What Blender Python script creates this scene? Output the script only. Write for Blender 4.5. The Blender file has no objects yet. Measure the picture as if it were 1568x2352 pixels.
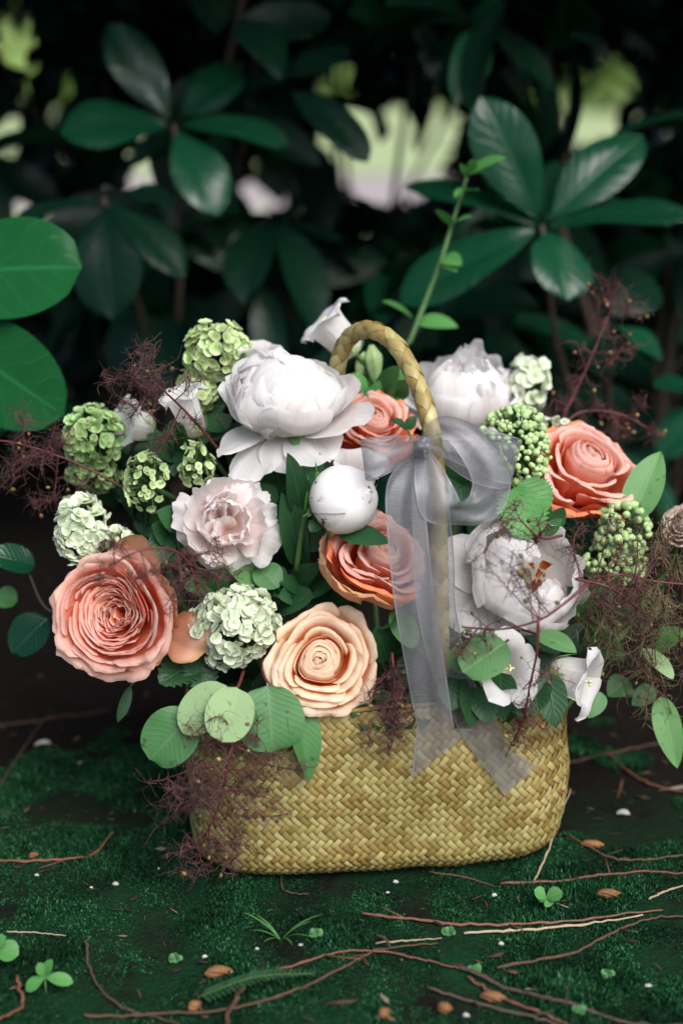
import bpy, math, random
import numpy as np
from mathutils import Vector, Matrix, Quaternion
from math import sin, cos, tan, pi, radians as R_

scene = bpy.context.scene
COL = scene.collection
rng = np.random.default_rng(7)
random.seed(7)

# ------------------------------------------------------------ camera, sky, sun
PITCH = R_(17.0); CAM_Y = -0.97; CAM_H = 0.54; FPX = 3267.0
cam_d = bpy.data.cameras.new('camera'); cam = bpy.data.objects.new('camera', cam_d); COL.objects.link(cam)
cam.location = (0, CAM_Y, CAM_H); cam.rotation_euler = (pi / 2 - PITCH, 0, 0)
cam_d.sensor_fit = 'VERTICAL'; cam_d.sensor_height = 36.0; cam_d.sensor_width = 24.0; cam_d.lens = 50.0
cam_d.clip_start = 0.02; cam_d.clip_end = 400.0
cam_d.dof.use_dof = True; cam_d.dof.focus_distance = 0.965; cam_d.dof.aperture_fstop = 2.6
scene.camera = cam

SUN_EL, SUN_AZ = R_(48), R_(152)      # azimuth of the direction towards the sun, from +Y clockwise
w = bpy.data.worlds.new('World'); scene.world = w; w.use_nodes = True
wn = w.node_tree; wn.nodes.clear()
sky = wn.nodes.new('ShaderNodeTexSky'); sky.sky_type = 'NISHITA'; sky.sun_disc = False
sky.sun_elevation = SUN_EL; sky.sun_rotation = SUN_AZ; sky.air_density = 1.0; sky.dust_density = 3.0; sky.ozone_density = 1.5
bg = wn.nodes.new('ShaderNodeBackground'); bg.inputs['Strength'].default_value = 0.06
wo = wn.nodes.new('ShaderNodeOutputWorld')
wn.links.new(sky.outputs[0], bg.inputs[0]); wn.links.new(bg.outputs[0], wo.inputs[0])
sd = bpy.data.lights.new('sun', 'SUN'); sun = bpy.data.objects.new('sun', sd); COL.objects.link(sun)
sd.energy = 1.5; sd.angle = R_(45); sd.color = (1.0, 0.985, 0.97)
tos = Vector((sin(SUN_AZ) * cos(SUN_EL), cos(SUN_AZ) * cos(SUN_EL), sin(SUN_EL)))
sun.rotation_euler = tos.to_track_quat('Z', 'Y').to_euler(); sun.location = tos * 20
vs = scene.view_settings
scene.display_settings.display_device = 'sRGB'
vs.view_transform = 'Standard'; vs.look = 'None'; vs.gamma = 1.0; vs.use_curve_mapping = False; vs.exposure = 1.52
scene.cycles.max_bounces = 12; scene.cycles.diffuse_bounces = 8; scene.cycles.transparent_max_bounces = 16; scene.cycles.transmission_bounces = 10
scene.cycles.use_denoising = True

# ------------------------------------------------------------ placing: photo points to places
CR = Vector((1, 0, 0)); CF = Vector((0, cos(PITCH), -sin(PITCH))); CU = Vector((0, sin(PITCH), cos(PITCH)))
EYE = Vector((0, CAM_Y, CAM_H))
def ray(px, py): return CF + CR * ((px - 784) / FPX) + CU * ((1176 - py) / FPX)
def P(px, py, Y):
    d = ray(px, py); return EYE + d * ((Y - CAM_Y) / d.y)
def G(px, py, z=0.0):
    d = ray(px, py); return EYE + d * ((z - CAM_H) / d.z)
def mpp(p): return (Vector(p) - EYE).dot(CF) / FPX
def proj(p):
    v = Vector(p) - EYE; k = v.dot(CF)
    return 784 + FPX * v.dot(CR) / k, 1176 - FPX * v.dot(CU) / k
def view_dir(x, y, z):                    # right, up, towards the viewer
    return (CR * x + CU * y - CF * z).normalized()
def frame(axis):                          # matrix: z along axis, x as far right as it goes
    z = Vector(axis).normalized(); x = (CR - z * CR.dot(z)).normalized(); y = z.cross(x)
    return Matrix((x, y, z)).transposed()

# ------------------------------------------------------------ objects
def props(o, label=None, cat=None, group=None, kind=None):
    if label: o['label'] = label
    if cat: o['category'] = cat
    if group: o['group'] = group
    if kind: o['kind'] = kind
    return o
def thing(name, label, cat, loc, group=None, rot=None):
    o = bpy.data.objects.new(name, None); COL.objects.link(o); o.empty_display_size = 0.01
    m = (rot.to_4x4() if rot is not None else Matrix.Identity(4)); m.translation = Vector(loc); o.matrix_world = m
    return props(o, label, cat, group)
def mesh(name, V, F, mat, uv=None, smooth=True):
    me = bpy.data.meshes.new(name)
    V = np.asarray(V, float)
    me.from_pydata(V.tolist(), [], F.tolist() if hasattr(F, 'tolist') else F)
    if uv is not None:
        li = np.empty(len(me.loops), np.int32); me.loops.foreach_get('vertex_index', li)
        l = me.uv_layers.new(name='UVMap'); l.data.foreach_set('uv', np.asarray(uv, np.float32)[li].ravel())
    if smooth: me.polygons.foreach_set('use_smooth', np.ones(len(me.polygons), bool))
    if mat: me.materials.append(mat)
    return me
def link(name, me, parent=None, mw=None, **k):
    o = bpy.data.objects.new(name, me); COL.objects.link(o)
    if parent is not None: o.parent = parent
    if mw is not None: o.matrix_local = mw
    return props(o, **k)
def mk(name, V, F, mat, parent=None, uv=None, smooth=True, **k):
    return link(name, mesh(name, V, F, mat, uv, smooth), parent, None, **k)
class Acc:                                 # collects geometry of one object
    def __init__(s): s.V = []; s.F = []; s.U = []; s.n = 0
    def add(s, V, F, uv=None):
        V = np.asarray(V, float); F = np.asarray(F)
        s.V.append(V); s.F += (F + s.n).tolist(); s.n += len(V)
        s.U.append(np.asarray(uv, float) if uv is not None else np.zeros((len(V), 2)))
    def mk(s, name, mat, parent=None, off=None, **k):
        if not s.V: return None
        V = np.concatenate(s.V); V = V - np.array(off) if off is not None else V
        return mk(name, V, s.F, mat, parent, np.concatenate(s.U), **k)
def grid_faces(nt, ns, closed=False):
    F = []
    for i in range(nt - 1):
        for j in range(ns - (0 if closed else 1)):
            j2 = (j + 1) % ns
            F.append((i * ns + j, i * ns + j2, (i + 1) * ns + j2, (i + 1) * ns + j))
    return np.array(F)
def spline(pts, n):                        # Catmull-Rom through pts
    p = np.asarray(pts, float)
    if len(p) == 2: return p[0] + (p[1] - p[0]) * np.linspace(0, 1, n)[:, None]
    p = np.vstack([2 * p[0] - p[1], p, 2 * p[-1] - p[-2]])
    u = np.linspace(0, len(p) - 3 - 1e-9, n); i = u.astype(int); f = (u - i)[:, None]
    a, b, c, d = p[i], p[i + 1], p[i + 2], p[i + 3]
    return 0.5 * (2 * b + (c - a) * f + (2 * a - 5 * b + 4 * c - d) * f ** 2 + (3 * b - a - 3 * c + d) * f ** 3)
def tube(pts, rad, k=6, caps=True, n=None):
    p = np.asarray(pts, float) if n is None else spline(pts, n)
    m = len(p); rad = np.interp(np.linspace(0, 1, m), np.linspace(0, 1, len(np.atleast_1d(rad))), np.atleast_1d(rad))
    t = np.gradient(p, axis=0); t /= np.linalg.norm(t, axis=1)[:, None] + 1e-12
    a = np.array([0.3, -0.5, 0.8]); N = np.cross(t, a); bad = np.linalg.norm(N, axis=1) < 0.05
    N[bad] = np.cross(t[bad], [1, 0, 0]); N /= np.linalg.norm(N, axis=1)[:, None] + 1e-12
    B = np.cross(t, N); th = np.arange(k) * 2 * pi / k
    V = p[:, None] + rad[:, None, None] * (N[:, None] * np.cos(th)[None, :, None] + B[:, None] * np.sin(th)[None, :, None])
    F = grid_faces(m, k, True).tolist()
    U = np.stack(np.broadcast_arrays(np.arange(k)[None] / k, np.linspace(0, 1, m)[:, None]), -1).reshape(-1, 2)
    V = V.reshape(-1, 3)
    if caps and k == 4: F += [[0, 3, 2, 1], [(m - 1) * k + j for j in range(4)]]
    elif caps:
        V = np.vstack([V, p[0], p[-1]]); U = np.vstack([U, [0, 0], [0, 1]])
        q = [[j, len(V) - 2, (j + 1) % k, (j + 1) % k] for j in range(k)] + [[(m - 1) * k + j, (m - 1) * k + (j + 1) % k, len(V) - 1, len(V) - 1] for j in range(k)]
        F = F + [[a, b, c] for a, b, c, _ in q]
    return V, F, U
def _h(i, j, s): 
    x = np.sin(i * 127.1 + j * 311.7 + s * 74.7) * 43758.5453; return x - np.floor(x)
def vnoise(x, y, s=0):
    x = np.asarray(x, float); y = np.asarray(y, float); i = np.floor(x); j = np.floor(y); fx = x - i; fy = y - j
    fx = fx * fx * (3 - 2 * fx); fy = fy * fy * (3 - 2 * fy)
    return (_h(i, j, s) * (1 - fx) + _h(i + 1, j, s) * fx) * (1 - fy) + (_h(i, j + 1, s) * (1 - fx) + _h(i + 1, j + 1, s) * fx) * fy
class TubeAcc(Acc):
    def tube(s, pts, rad, k=4, n=None):
        V, F, U = tube(pts, rad, k, True, n); s.V.append(V); s.F += [[a + s.n for a in f] for f in F]; s.U.append(U); s.n += len(V)

# ------------------------------------------------------------ materials
def nd(nt, t, ins=None, **pr):
    n = nt.nodes.new(t)
    for k, v in pr.items(): setattr(n, k, v)
    for k, v in (ins or {}).items():
        s = n.inputs[k]
        if isinstance(v, bpy.types.NodeSocket): nt.links.new(v, s)
        else: s.default_value = v if not (isinstance(v, tuple) and len(v) == 3 and s.type == 'RGBA') else (*v, 1)
    return n
def M_(nt, op, a, b=0.0, c=None):
    n = nd(nt, 'ShaderNodeMath', {0: a, 1: b} if c is None else {0: a, 1: b, 2: c}, operation=op); return n.outputs[0]
def mixc(nt, f, a, b, mode='MIX'):
    n = nt.nodes.new('ShaderNodeMix'); n.data_type = 'RGBA'; n.blend_type = mode
    for i, v in ((0, f), (6, a), (7, b)):
        if isinstance(v, bpy.types.NodeSocket): nt.links.new(v, n.inputs[i])
        else: n.inputs[i].default_value = (*v, 1) if isinstance(v, tuple) and len(v) == 3 else v
    return n.outputs[2]
def ramp(nt, f, stops):
    n = nt.nodes.new('ShaderNodeValToRGB'); nt.links.new(f, n.inputs[0]); e = n.color_ramp.elements
    while len(e) < len(stops): e.new(0.5)
    for el, (p, c) in zip(e, stops): el.position = p; el.color = (*c, 1) if len(c) == 3 else c
    return n.outputs[0]
def noise(nt, vec, scale, detail=3, rough=0.5, dist=0.0, col=False):
    n = nd(nt, 'ShaderNodeTexNoise', {'Scale': scale, 'Detail': detail, 'Roughness': rough, 'Distortion': dist})
    if vec is not None: nt.links.new(vec, n.inputs['Vector'])
    return n.outputs[1 if col else 0]
def newmat(name):
    m = bpy.data.materials.new(name); m.use_nodes = True; nt = m.node_tree; nt.nodes.clear()
    return m, nt, nt.nodes.new('ShaderNodeOutputMaterial')
def uvxy(nt):
    t = nd(nt, 'ShaderNodeTexCoord'); s = nd(nt, 'ShaderNodeSeparateXYZ', {0: t.outputs['UV']})
    return t, s.outputs[0], s.outputs[1]
def hsv(nt, col, h=0.5, s=1.0, v=1.0):
    n = nd(nt, 'ShaderNodeHueSaturation', {'Hue': h, 'Saturation': s, 'Value': v, 'Color': col}); return n.outputs[0]
def thin(nt, out, col, rough, spec, transl, tcol=None, bump=None, coat=0.0):
    ins = {'Base Color': col, 'Roughness': rough, 'Specular IOR Level': spec, 'Coat Weight': coat, 'Coat Roughness': 0.25}
    if bump is not None: ins['Normal'] = bump
    p = nd(nt, 'ShaderNodeBsdfPrincipled', ins)
    tr = nd(nt, 'ShaderNodeBsdfTranslucent', {'Color': tcol if tcol is not None else col})
    mx = nd(nt, 'ShaderNodeMixShader', {0: transl, 1: p.outputs[0], 2: tr.outputs[0]})
    nt.links.new(mx.outputs[0], out.inputs[0])
def bump(nt, h, strength, dist): return nd(nt, 'ShaderNodeBump', {'Height': h, 'Strength': strength, 'Distance': dist}).outputs[0]

def petal_mat(name, stops, edge=None, blot=None, edge_w=0.12, spots=None, transl=0.30, rough=0.55, var=0.06, vein=0.05):
    m, nt, out = newmat(name); t, u, v = uvxy(nt); oi = nd(nt, 'ShaderNodeObjectInfo').outputs['Random']
    n1 = noise(nt, t.outputs['Object'], 55, 3)
    vv = M_(nt, 'ADD', v, M_(nt, 'MULTIPLY', M_(nt, 'SUBTRACT', n1, 0.5), 0.35))
    c = ramp(nt, vv, stops)
    if blot: c = mixc(nt, nd(nt, 'ShaderNodeMapRange', {0: noise(nt, t.outputs['Object'], 34, 3, 0.6), 1: 0.48, 2: 0.75, 3: 0.0, 4: 0.7}).outputs[0], c, blot)
    # fine lengthwise veins
    uvv = nd(nt, 'ShaderNodeMapping', {'Vector': t.outputs['UV'], 'Scale': (34, 2.0, 1)}).outputs[0]
    vn = noise(nt, uvv, 1.0, 2)
    c = hsv(nt, c, v=M_(nt, 'ADD', 1 - vein, M_(nt, 'MULTIPLY', vn, vein * 2)))
    c = hsv(nt, c, h=M_(nt, 'ADD', 0.5 - var * 0.08, M_(nt, 'MULTIPLY', oi, var * 0.16)), v=M_(nt, 'ADD', 1 - var, M_(nt, 'MULTIPLY', oi, var * 2)))
    if edge:
        au = M_(nt, 'MULTIPLY', M_(nt, 'ABSOLUTE', M_(nt, 'SUBTRACT', u, 0.5)), 2.0)
        e = M_(nt, 'MAXIMUM', au, v); e = M_(nt, 'ADD', e, M_(nt, 'MULTIPLY', M_(nt, 'SUBTRACT', noise(nt, t.outputs['Object'], 160, 2), 0.5), 0.16))
        ef = nd(nt, 'ShaderNodeMapRange', {0: e, 1: 1 - edge_w, 2: 1.0, 3: 0.0, 4: 0.75}).outputs[0]
        c = mixc(nt, ef, c, edge)
    if spots:
        sp = noise(nt, t.outputs['Object'], spots[1], 3, 0.7)
        sf = nd(nt, 'ShaderNodeMapRange', {0: sp, 1: spots[2], 2: spots[2] + 0.05}).outputs[0]
        sf = M_(nt, 'MULTIPLY', sf, nd(nt, 'ShaderNodeMapRange', {0: v, 1: 0.45, 2: 0.62, 3: 1.0, 4: 0.0}).outputs[0])
        c = mixc(nt, sf, c, spots[0])
    b = bump(nt, M_(nt, 'ADD', vn, M_(nt, 'MULTIPLY', n1, 1.5)), 0.35, 0.0006)
    thin(nt, out, c, rough, 0.22, transl, bump=b)
    return m
def leaf_mat(name, c1, c2, vein, rough=0.4, spec=0.5, transl=0.2, nv=9.0, tcol=None, spots=0.0, bumpk=0.5, coat=0.0, var=0.25):
    m, nt, out = newmat(name); t, u, v = uvxy(nt); oi = nd(nt, 'ShaderNodeObjectInfo').outputs['Random']
    isl = nd(nt, 'ShaderNodeNewGeometry').outputs['Random Per Island']
    rnd = M_(nt, 'FRACT', M_(nt, 'ADD', oi, isl))
    au = M_(nt, 'MULTIPLY', M_(nt, 'ABSOLUTE', M_(nt, 'SUBTRACT', u, 0.5)), 2.0)
    mid = nd(nt, 'ShaderNodeMapRange', {0: au, 1: 0.0, 2: 0.07, 3: 1.0, 4: 0.0}).outputs[0]
    ph = M_(nt, 'ADD', M_(nt, 'SUBTRACT', M_(nt, 'MULTIPLY', v, nv), M_(nt, 'MULTIPLY', au, nv * 0.28)), M_(nt, 'MULTIPLY', noise(nt, t.outputs['Object'], 30, 2), 1.6))
    sv = M_(nt, 'ABSOLUTE', M_(nt, 'SUBTRACT', M_(nt, 'FRACT', ph), 0.5))
    side = nd(nt, 'ShaderNodeMapRange', {0: sv, 1: 0.0, 2: 0.09, 3: 0.55, 4: 0.0}).outputs[0]
    vf = M_(nt, 'MAXIMUM', mid, side)
    n1 = noise(nt, t.outputs['Object'], 45, 4)
    f = M_(nt, 'ADD', M_(nt, 'MULTIPLY', rnd, 0.55), M_(nt, 'MULTIPLY', n1, 0.5))
    c = mixc(nt, f, c1, c2); c = hsv(nt, c, v=M_(nt, 'ADD', 1 - var, M_(nt, 'MULTIPLY', rnd, 2 * var)))
    c = mixc(nt, M_(nt, 'MULTIPLY', M_(nt, 'MAXIMUM', mid, M_(nt, 'MULTIPLY', side, 0.5)), 0.65), c, vein)
    if spots:
        sp = nd(nt, 'ShaderNodeMapRange', {0: noise(nt, t.outputs['Object'], 120, 3, 0.65), 1: 0.62, 2: 0.70, 3: 0.0, 4: spots}).outputs[0]
        c = mixc(nt, sp, c, (0.02, 0.018, 0.01))
    hgt = M_(nt, 'ADD', M_(nt, 'MULTIPLY', vf, -0.6), M_(nt, 'MULTIPLY', sv, 0.35))
    b = bump(nt, M_(nt, 'ADD', hgt, M_(nt, 'MULTIPLY', n1, 0.6)), bumpk, 0.0012)
    ro = M_(nt, 'ADD', rough - 0.1, M_(nt, 'MULTIPLY', noise(nt, t.outputs['Object'], 70, 3), 0.25))
    thin(nt, out, c, ro, spec, transl, tcol, b, coat)
    return m
def plain_mat(name, c1, c2, scale=80, rough=0.6, spec=0.3, transl=0.0, bumpk=0.3, bd=0.0006, var=0.2, stretch=None):
    m, nt, out = newmat(name); t = nd(nt, 'ShaderNodeTexCoord'); oi = nd(nt, 'ShaderNodeObjectInfo').outputs['Random']
    isl = nd(nt, 'ShaderNodeNewGeometry').outputs['Random Per Island']; rnd = M_(nt, 'FRACT', M_(nt, 'ADD', oi, isl))
    vec = t.outputs['Object']
    if stretch: vec = nd(nt, 'ShaderNodeMapping', {'Vector': t.outputs['UV'], 'Scale': stretch}).outputs[0]
    n1 = noise(nt, vec, scale, 4, 0.6)
    c = mixc(nt, nd(nt, 'ShaderNodeMapRange', {0: n1, 1: 0.3, 2: 0.7}).outputs[0], c1, c2)
    c = hsv(nt, c, v=M_(nt, 'ADD', 1 - var, M_(nt, 'MULTIPLY', rnd, 2 * var)))
    thin(nt, out, c, rough, spec, transl, None, bump(nt, n1, bumpk, bd)) if transl else nt.links.new(
        nd(nt, 'ShaderNodeBsdfPrincipled', {'Base Color': c, 'Roughness': rough, 'Specular IOR Level': spec, 'Normal': bump(nt, n1, bumpk, bd)}).outputs[0], out.inputs[0])
    return m
def straw_mat(name):
    m, nt, out = newmat(name); t, u, v = uvxy(nt); oi = nd(nt, 'ShaderNodeObjectInfo').outputs['Random']
    tile = M_(nt, 'FLOOR', v)
    wnz = nd(nt, 'ShaderNodeTexWhiteNoise', {'Vector': nd(nt, 'ShaderNodeCombineXYZ', {0: M_(nt, 'MULTIPLY', oi, 91.7), 1: tile}).outputs[0]}, noise_dimensions='2D').outputs[0]
    n0 = noise(nt, t.outputs['Object'], 22, 3)
    fib = noise(nt, nd(nt, 'ShaderNodeMapping', {'Vector': t.outputs['UV'], 'Scale': (9, 0.8, 1)}).outputs[0], 1.0, 4, 0.6)
    f = M_(nt, 'ADD', M_(nt, 'ADD', M_(nt, 'MULTIPLY', wnz, 0.46), M_(nt, 'MULTIPLY', oi, 0.12)), M_(nt, 'MULTIPLY', fib, 0.44))
    c = ramp(nt, f, [(0.15, (0.11, 0.066, 0.017)), (0.34, (0.23, 0.155, 0.044)), (0.50, (0.30, 0.235, 0.080)), (0.70, (0.35, 0.295, 0.115)), (0.92, (0.48, 0.43, 0.22))])
    c = mixc(nt, nd(nt, 'ShaderNodeMapRange', {0: n0, 1: 0.45, 2: 0.75, 3: 0.0, 4: 0.55}).outputs[0], c, mixc(nt, 0.45, c, (0.24, 0.24, 0.07)))
    p = nd(nt, 'ShaderNodeBsdfPrincipled', {'Base Color': c, 'Roughness': 0.42, 'Specular IOR Level': 0.4, 'Normal': bump(nt, fib, 0.4, 0.0006)})
    nt.links.new(p.outputs[0], out.inputs[0]); return m
def organza_mat(name, dens=0.26, g=0.29):
    m, nt, out = newmat(name); t, u, v = uvxy(nt)
    au = M_(nt, 'MULTIPLY', M_(nt, 'ABSOLUTE', M_(nt, 'SUBTRACT', u, 0.5)), 2.0)
    sel = nd(nt, 'ShaderNodeMapRange', {0: au, 1: 0.93, 2: 0.95, 3: 0.0, 4: 0.55}).outputs[0]
    st = noise(nt, nd(nt, 'ShaderNodeMapping', {'Vector': t.outputs['UV'], 'Scale': (2.2, 60, 1)}).outputs[0], 1.0, 4, 0.65)
    wv = nd(nt, 'ShaderNodeTexWave', {'Scale': 1.0, 'Distortion': 0.6, 'Vector': nd(nt, 'ShaderNodeMapping', {'Vector': t.outputs['UV'], 'Rotation': (0, 0, 0.5), 'Scale': (16, 60, 1)}).outputs[0]}).outputs[1]
    a = M_(nt, 'ADD', M_(nt, 'ADD', dens, M_(nt, 'MULTIPLY', st, 0.42)), M_(nt, 'ADD', sel, M_(nt, 'MULTIPLY', wv, 0.08)))
    df = nd(nt, 'ShaderNodeBsdfDiffuse', {'Color': (g, g, g * 1.07)}); tr = nd(nt, 'ShaderNodeBsdfTranslucent', {'Color': (g * .85, g * .85, g * .93)})
    gl = nd(nt, 'ShaderNodeBsdfAnisotropic', {'Color': (0.5, 0.5, 0.54), 'Roughness': 0.4})
    s1 = nd(nt, 'ShaderNodeMixShader', {0: 0.4, 1: df.outputs[0], 2: tr.outputs[0]})
    s2 = nd(nt, 'ShaderNodeMixShader', {0: 0.10, 1: s1.outputs[0], 2: gl.outputs[0]})
    tp = nd(nt, 'ShaderNodeBsdfTransparent', {'Color': (1, 1, 1)})
    mx = nd(nt, 'ShaderNodeMixShader', {0: a, 1: tp.outputs[0], 2: s2.outputs[0]}); nt.links.new(mx.outputs[0], out.inputs[0]); return m

MT = {}
MT['white'] = petal_mat('white petal', [(0.0, (0.60, 0.64, 0.40)), (0.22, (0.78, 0.74, 0.69)), (0.6, (0.88, 0.86, 0.85)), (1.0, (0.90, 0.885, 0.88))], blot=(0.86, 0.79, 0.76), transl=0.58, var=0.04, vein=0.11)
MT['blush'] = petal_mat('blush petal', [(0.0, (0.78, 0.50, 0.38)), (0.3, (0.80, 0.66, 0.62)), (0.65, (0.87, 0.80, 0.78)), (1.0, (0.89, 0.85, 0.84))], blot=(0.87, 0.76, 0.73), transl=0.5, var=0.05, vein=0.10)
MT['bud'] = petal_mat('bud petal', [(0.0, (0.62, 0.62, 0.36)), (0.3, (0.80, 0.74, 0.64)), (0.55, (0.84, 0.80, 0.78)), (1.0, (0.85, 0.83, 0.82))], transl=0.18, spots=((0.09, 0.04, 0.015), 90, 0.585))
MT['pink_rose'] = petal_mat('pink peach rose petal', [(0.0, (0.85, 0.16, 0.04)), (0.42, (0.86, 0.27, 0.14)), (0.68, (0.85, 0.44, 0.34)), (0.9, (0.82, 0.56, 0.49)), (1.0, (0.80, 0.58, 0.50))], edge=(0.74, 0.46, 0.34), edge_w=0.12, blot=(0.82, 0.52, 0.44), vein=0.10, transl=0.45)
MT['pink_guard'] = petal_mat('peach guard petal', [(0.0, (0.55, 0.30, 0.10)), (0.35, (0.72, 0.36, 0.19)), (0.75, (0.74, 0.40, 0.27)), (1.0, (0.66, 0.42, 0.22))], edge=(0.50, 0.26, 0.10), edge_w=0.16, transl=0.28, var=0.1)
MT['cream_rose'] = petal_mat('cream peach rose petal', [(0.0, (0.80, 0.10, 0.02)), (0.38, (0.84, 0.24, 0.07)), (0.56, (0.86, 0.50, 0.27)), (0.74, (0.87, 0.68, 0.49)), (1.0, (0.86, 0.73, 0.58))], edge=(0.78, 0.50, 0.30), edge_w=0.09, blot=(0.84, 0.60, 0.45), vein=0.10, transl=0.42)
MT['cream_guard'] = petal_mat('cream guard petal', [(0.0, (0.70, 0.26, 0.10)), (0.45, (0.78, 0.45, 0.26)), (0.8, (0.80, 0.57, 0.36)), (1.0, (0.76, 0.54, 0.30))], edge=(0.66, 0.28, 0.12), edge_w=0.12, transl=0.28, var=0.1)
MT['cream_bud'] = petal_mat('cream rose heart petal', [(0.0, (0.80, 0.16, 0.04)), (0.35, (0.84, 0.38, 0.17)), (0.6, (0.86, 0.60, 0.40)), (1.0, (0.85, 0.68, 0.51))], transl=0.45, var=0.05)
MT['coral_rose'] = petal_mat('coral rose petal', [(0.0, (0.82, 0.15, 0.04)), (0.48, (0.86, 0.26, 0.11)), (0.70, (0.86, 0.46, 0.36)), (1.0, (0.86, 0.64, 0.58))], edge=(0.78, 0.42, 0.30), edge_w=0.09, blot=(0.85, 0.48, 0.38), vein=0.10, transl=0.45)
MT['coral_guard'] = petal_mat('coral guard petal', [(0.0, (0.74, 0.20, 0.10)), (0.5, (0.84, 0.24, 0.10)), (1.0, (0.85, 0.32, 0.16))], edge=(0.62, 0.20, 0.08), edge_w=0.10, transl=0.30, var=0.1)
MT['faded'] = petal_mat('faded petal', [(0.0, (0.30, 0.16, 0.10)), (0.6, (0.42, 0.32, 0.25)), (1.0, (0.50, 0.43, 0.36))], edge=(0.22, 0.12, 0.09), transl=0.25, blot=(0.34, 0.18, 0.16))
MT['stamen'] = petal_mat('stamen', [(0.0, (0.75, 0.42, 0.05)), (0.5, (0.70, 0.25, 0.06)), (1.0, (0.42, 0.03, 0.03))], transl=0.15)
MT['calyx'] = leaf_mat('calyx green', (0.06, 0.16, 0.05), (0.10, 0.22, 0.06), (0.12, 0.24, 0.09), 0.5, 0.35, 0.15)
MT['bell_green'] = leaf_mat('bell bud green', (0.30, 0.46, 0.17), (0.42, 0.55, 0.28), (0.18, 0.36, 0.10), 0.5, 0.35, 0.25, nv=4)
MT['stem'] = plain_mat('green stem', (0.035, 0.09, 0.025), (0.07, 0.15, 0.04), 60, 0.5)
MT['style'] = plain_mat('pale style', (0.60, 0.62, 0.30), (0.66, 0.66, 0.40), 60, 0.5)
MT['pale_floret'] = petal_mat('pale floret', [(0.0, (0.34, 0.50, 0.18)), (0.4, (0.64, 0.73, 0.50)), (1.0, (0.76, 0.81, 0.67))], transl=0.30, var=0.14)
MT['green_floret'] = petal_mat('green floret', [(0.0, (0.26, 0.43, 0.10)), (0.45, (0.48, 0.62, 0.27)), (1.0, (0.66, 0.76, 0.46))], transl=0.30, var=0.22)
MT['deep_floret'] = petal_mat('deep green floret', [(0.0, (0.15, 0.32, 0.07)), (0.45, (0.33, 0.51, 0.18)), (1.0, (0.50, 0.66, 0.33))], transl=0.30, var=0.22)
MT['berry'] = plain_mat('green flower bud', (0.32, 0.50, 0.17), (0.54, 0.68, 0.36), 120, 0.45, 0.35, 0.15, var=0.2)
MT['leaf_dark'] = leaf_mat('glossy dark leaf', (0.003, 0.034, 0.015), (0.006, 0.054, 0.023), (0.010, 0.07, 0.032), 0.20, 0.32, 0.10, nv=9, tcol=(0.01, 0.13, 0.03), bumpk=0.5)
MT['leaf_shade'] = leaf_mat('shaded dark leaf', (0.002, 0.013, 0.008), (0.004, 0.022, 0.012), (0.006, 0.026, 0.014), 0.26, 0.10, 0.05, nv=9, tcol=(0.01, 0.07, 0.02), bumpk=0.5)  # darker copy of leaf_dark: shade inside the shrubs put into the colour
MT['leaf_broad'] = leaf_mat('broad bright leaf', (0.005, 0.055, 0.015), (0.010, 0.090, 0.024), (0.02, 0.14, 0.045), 0.22, 0.08, 0.10, nv=6, tcol=(0.06, 0.25, 0.04), bumpk=0.35, var=0.1)
MT['leaf_peony'] = leaf_mat('peony leaf', (0.010, 0.050, 0.018), (0.022, 0.085, 0.028), (0.05, 0.12, 0.05), 0.45, 0.4, 0.15, nv=8, tcol=(0.06, 0.18, 0.03))
MT['leaf_smoke'] = leaf_mat('smokebush leaf', (0.07, 0.19, 0.06), (0.12, 0.26, 0.09), (0.17, 0.32, 0.12), 0.5, 0.3, 0.18, nv=11, spots=0.5, var=0.12, bumpk=0.2)
MT['leaf_pale'] = leaf_mat('pale underside leaf', (0.22, 0.34, 0.16), (0.29, 0.41, 0.20), (0.27, 0.39, 0.17), 0.6, 0.2, 0.20, nv=11, spots=0.4, var=0.06, bumpk=0.2)
MT['leaf_mid'] = leaf_mat('mid green leaf', (0.04, 0.135, 0.04), (0.065, 0.19, 0.055), (0.09, 0.22, 0.08), 0.45, 0.4, 0.2, nv=11, spots=0.7, var=0.12, bumpk=0.25)
MT['leaf_vib'] = leaf_mat('viburnum leaf', (0.045, 0.18, 0.035), (0.075, 0.25, 0.05), (0.13, 0.30, 0.08), 0.45, 0.4, 0.2, nv=7, var=0.1)
MT['leaf_new'] = leaf_mat('young shoot leaf', (0.055, 0.21, 0.045), (0.09, 0.28, 0.07), (0.2, 0.42, 0.12), 0.45, 0.4, 0.3, var=0.12)
MT['shoot'] = plain_mat('young stem', (0.045, 0.11, 0.035), (0.08, 0.16, 0.05), 60, 0.5)
MT['bark'] = plain_mat('grey brown bark', (0.045, 0.036, 0.028), (0.10, 0.085, 0.07), 90, 0.8, 0.2, bumpk=0.8)
MT['twig_red'] = plain_mat('red brown twig', (0.06, 0.022, 0.014), (0.20, 0.080, 0.045), 5, 0.5, 0.4, bumpk=0.6, stretch=(2, 9, 1))
MT['twig_brown'] = plain_mat('brown twig', (0.030, 0.018, 0.012), (0.13, 0.072, 0.040), 5, 0.6, 0.3, bumpk=0.7, stretch=(2, 9, 1))
MT['twig_dark'] = plain_mat('dark twig', (0.025, 0.018, 0.015), (0.10, 0.07, 0.05), 5, 0.7, 0.3, bumpk=0.8, stretch=(2, 9, 1))
MT['twig_pale'] = plain_mat('pale dry twig', (0.22, 0.17, 0.11), (0.38, 0.31, 0.22), 5, 0.7, 0.2, bumpk=0.6, stretch=(2, 7, 1))
MT['spray_stem'] = plain_mat('spray stem', (0.07, 0.014, 0.018), (0.15, 0.032, 0.03), 70, 0.45, 0.4)
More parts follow.
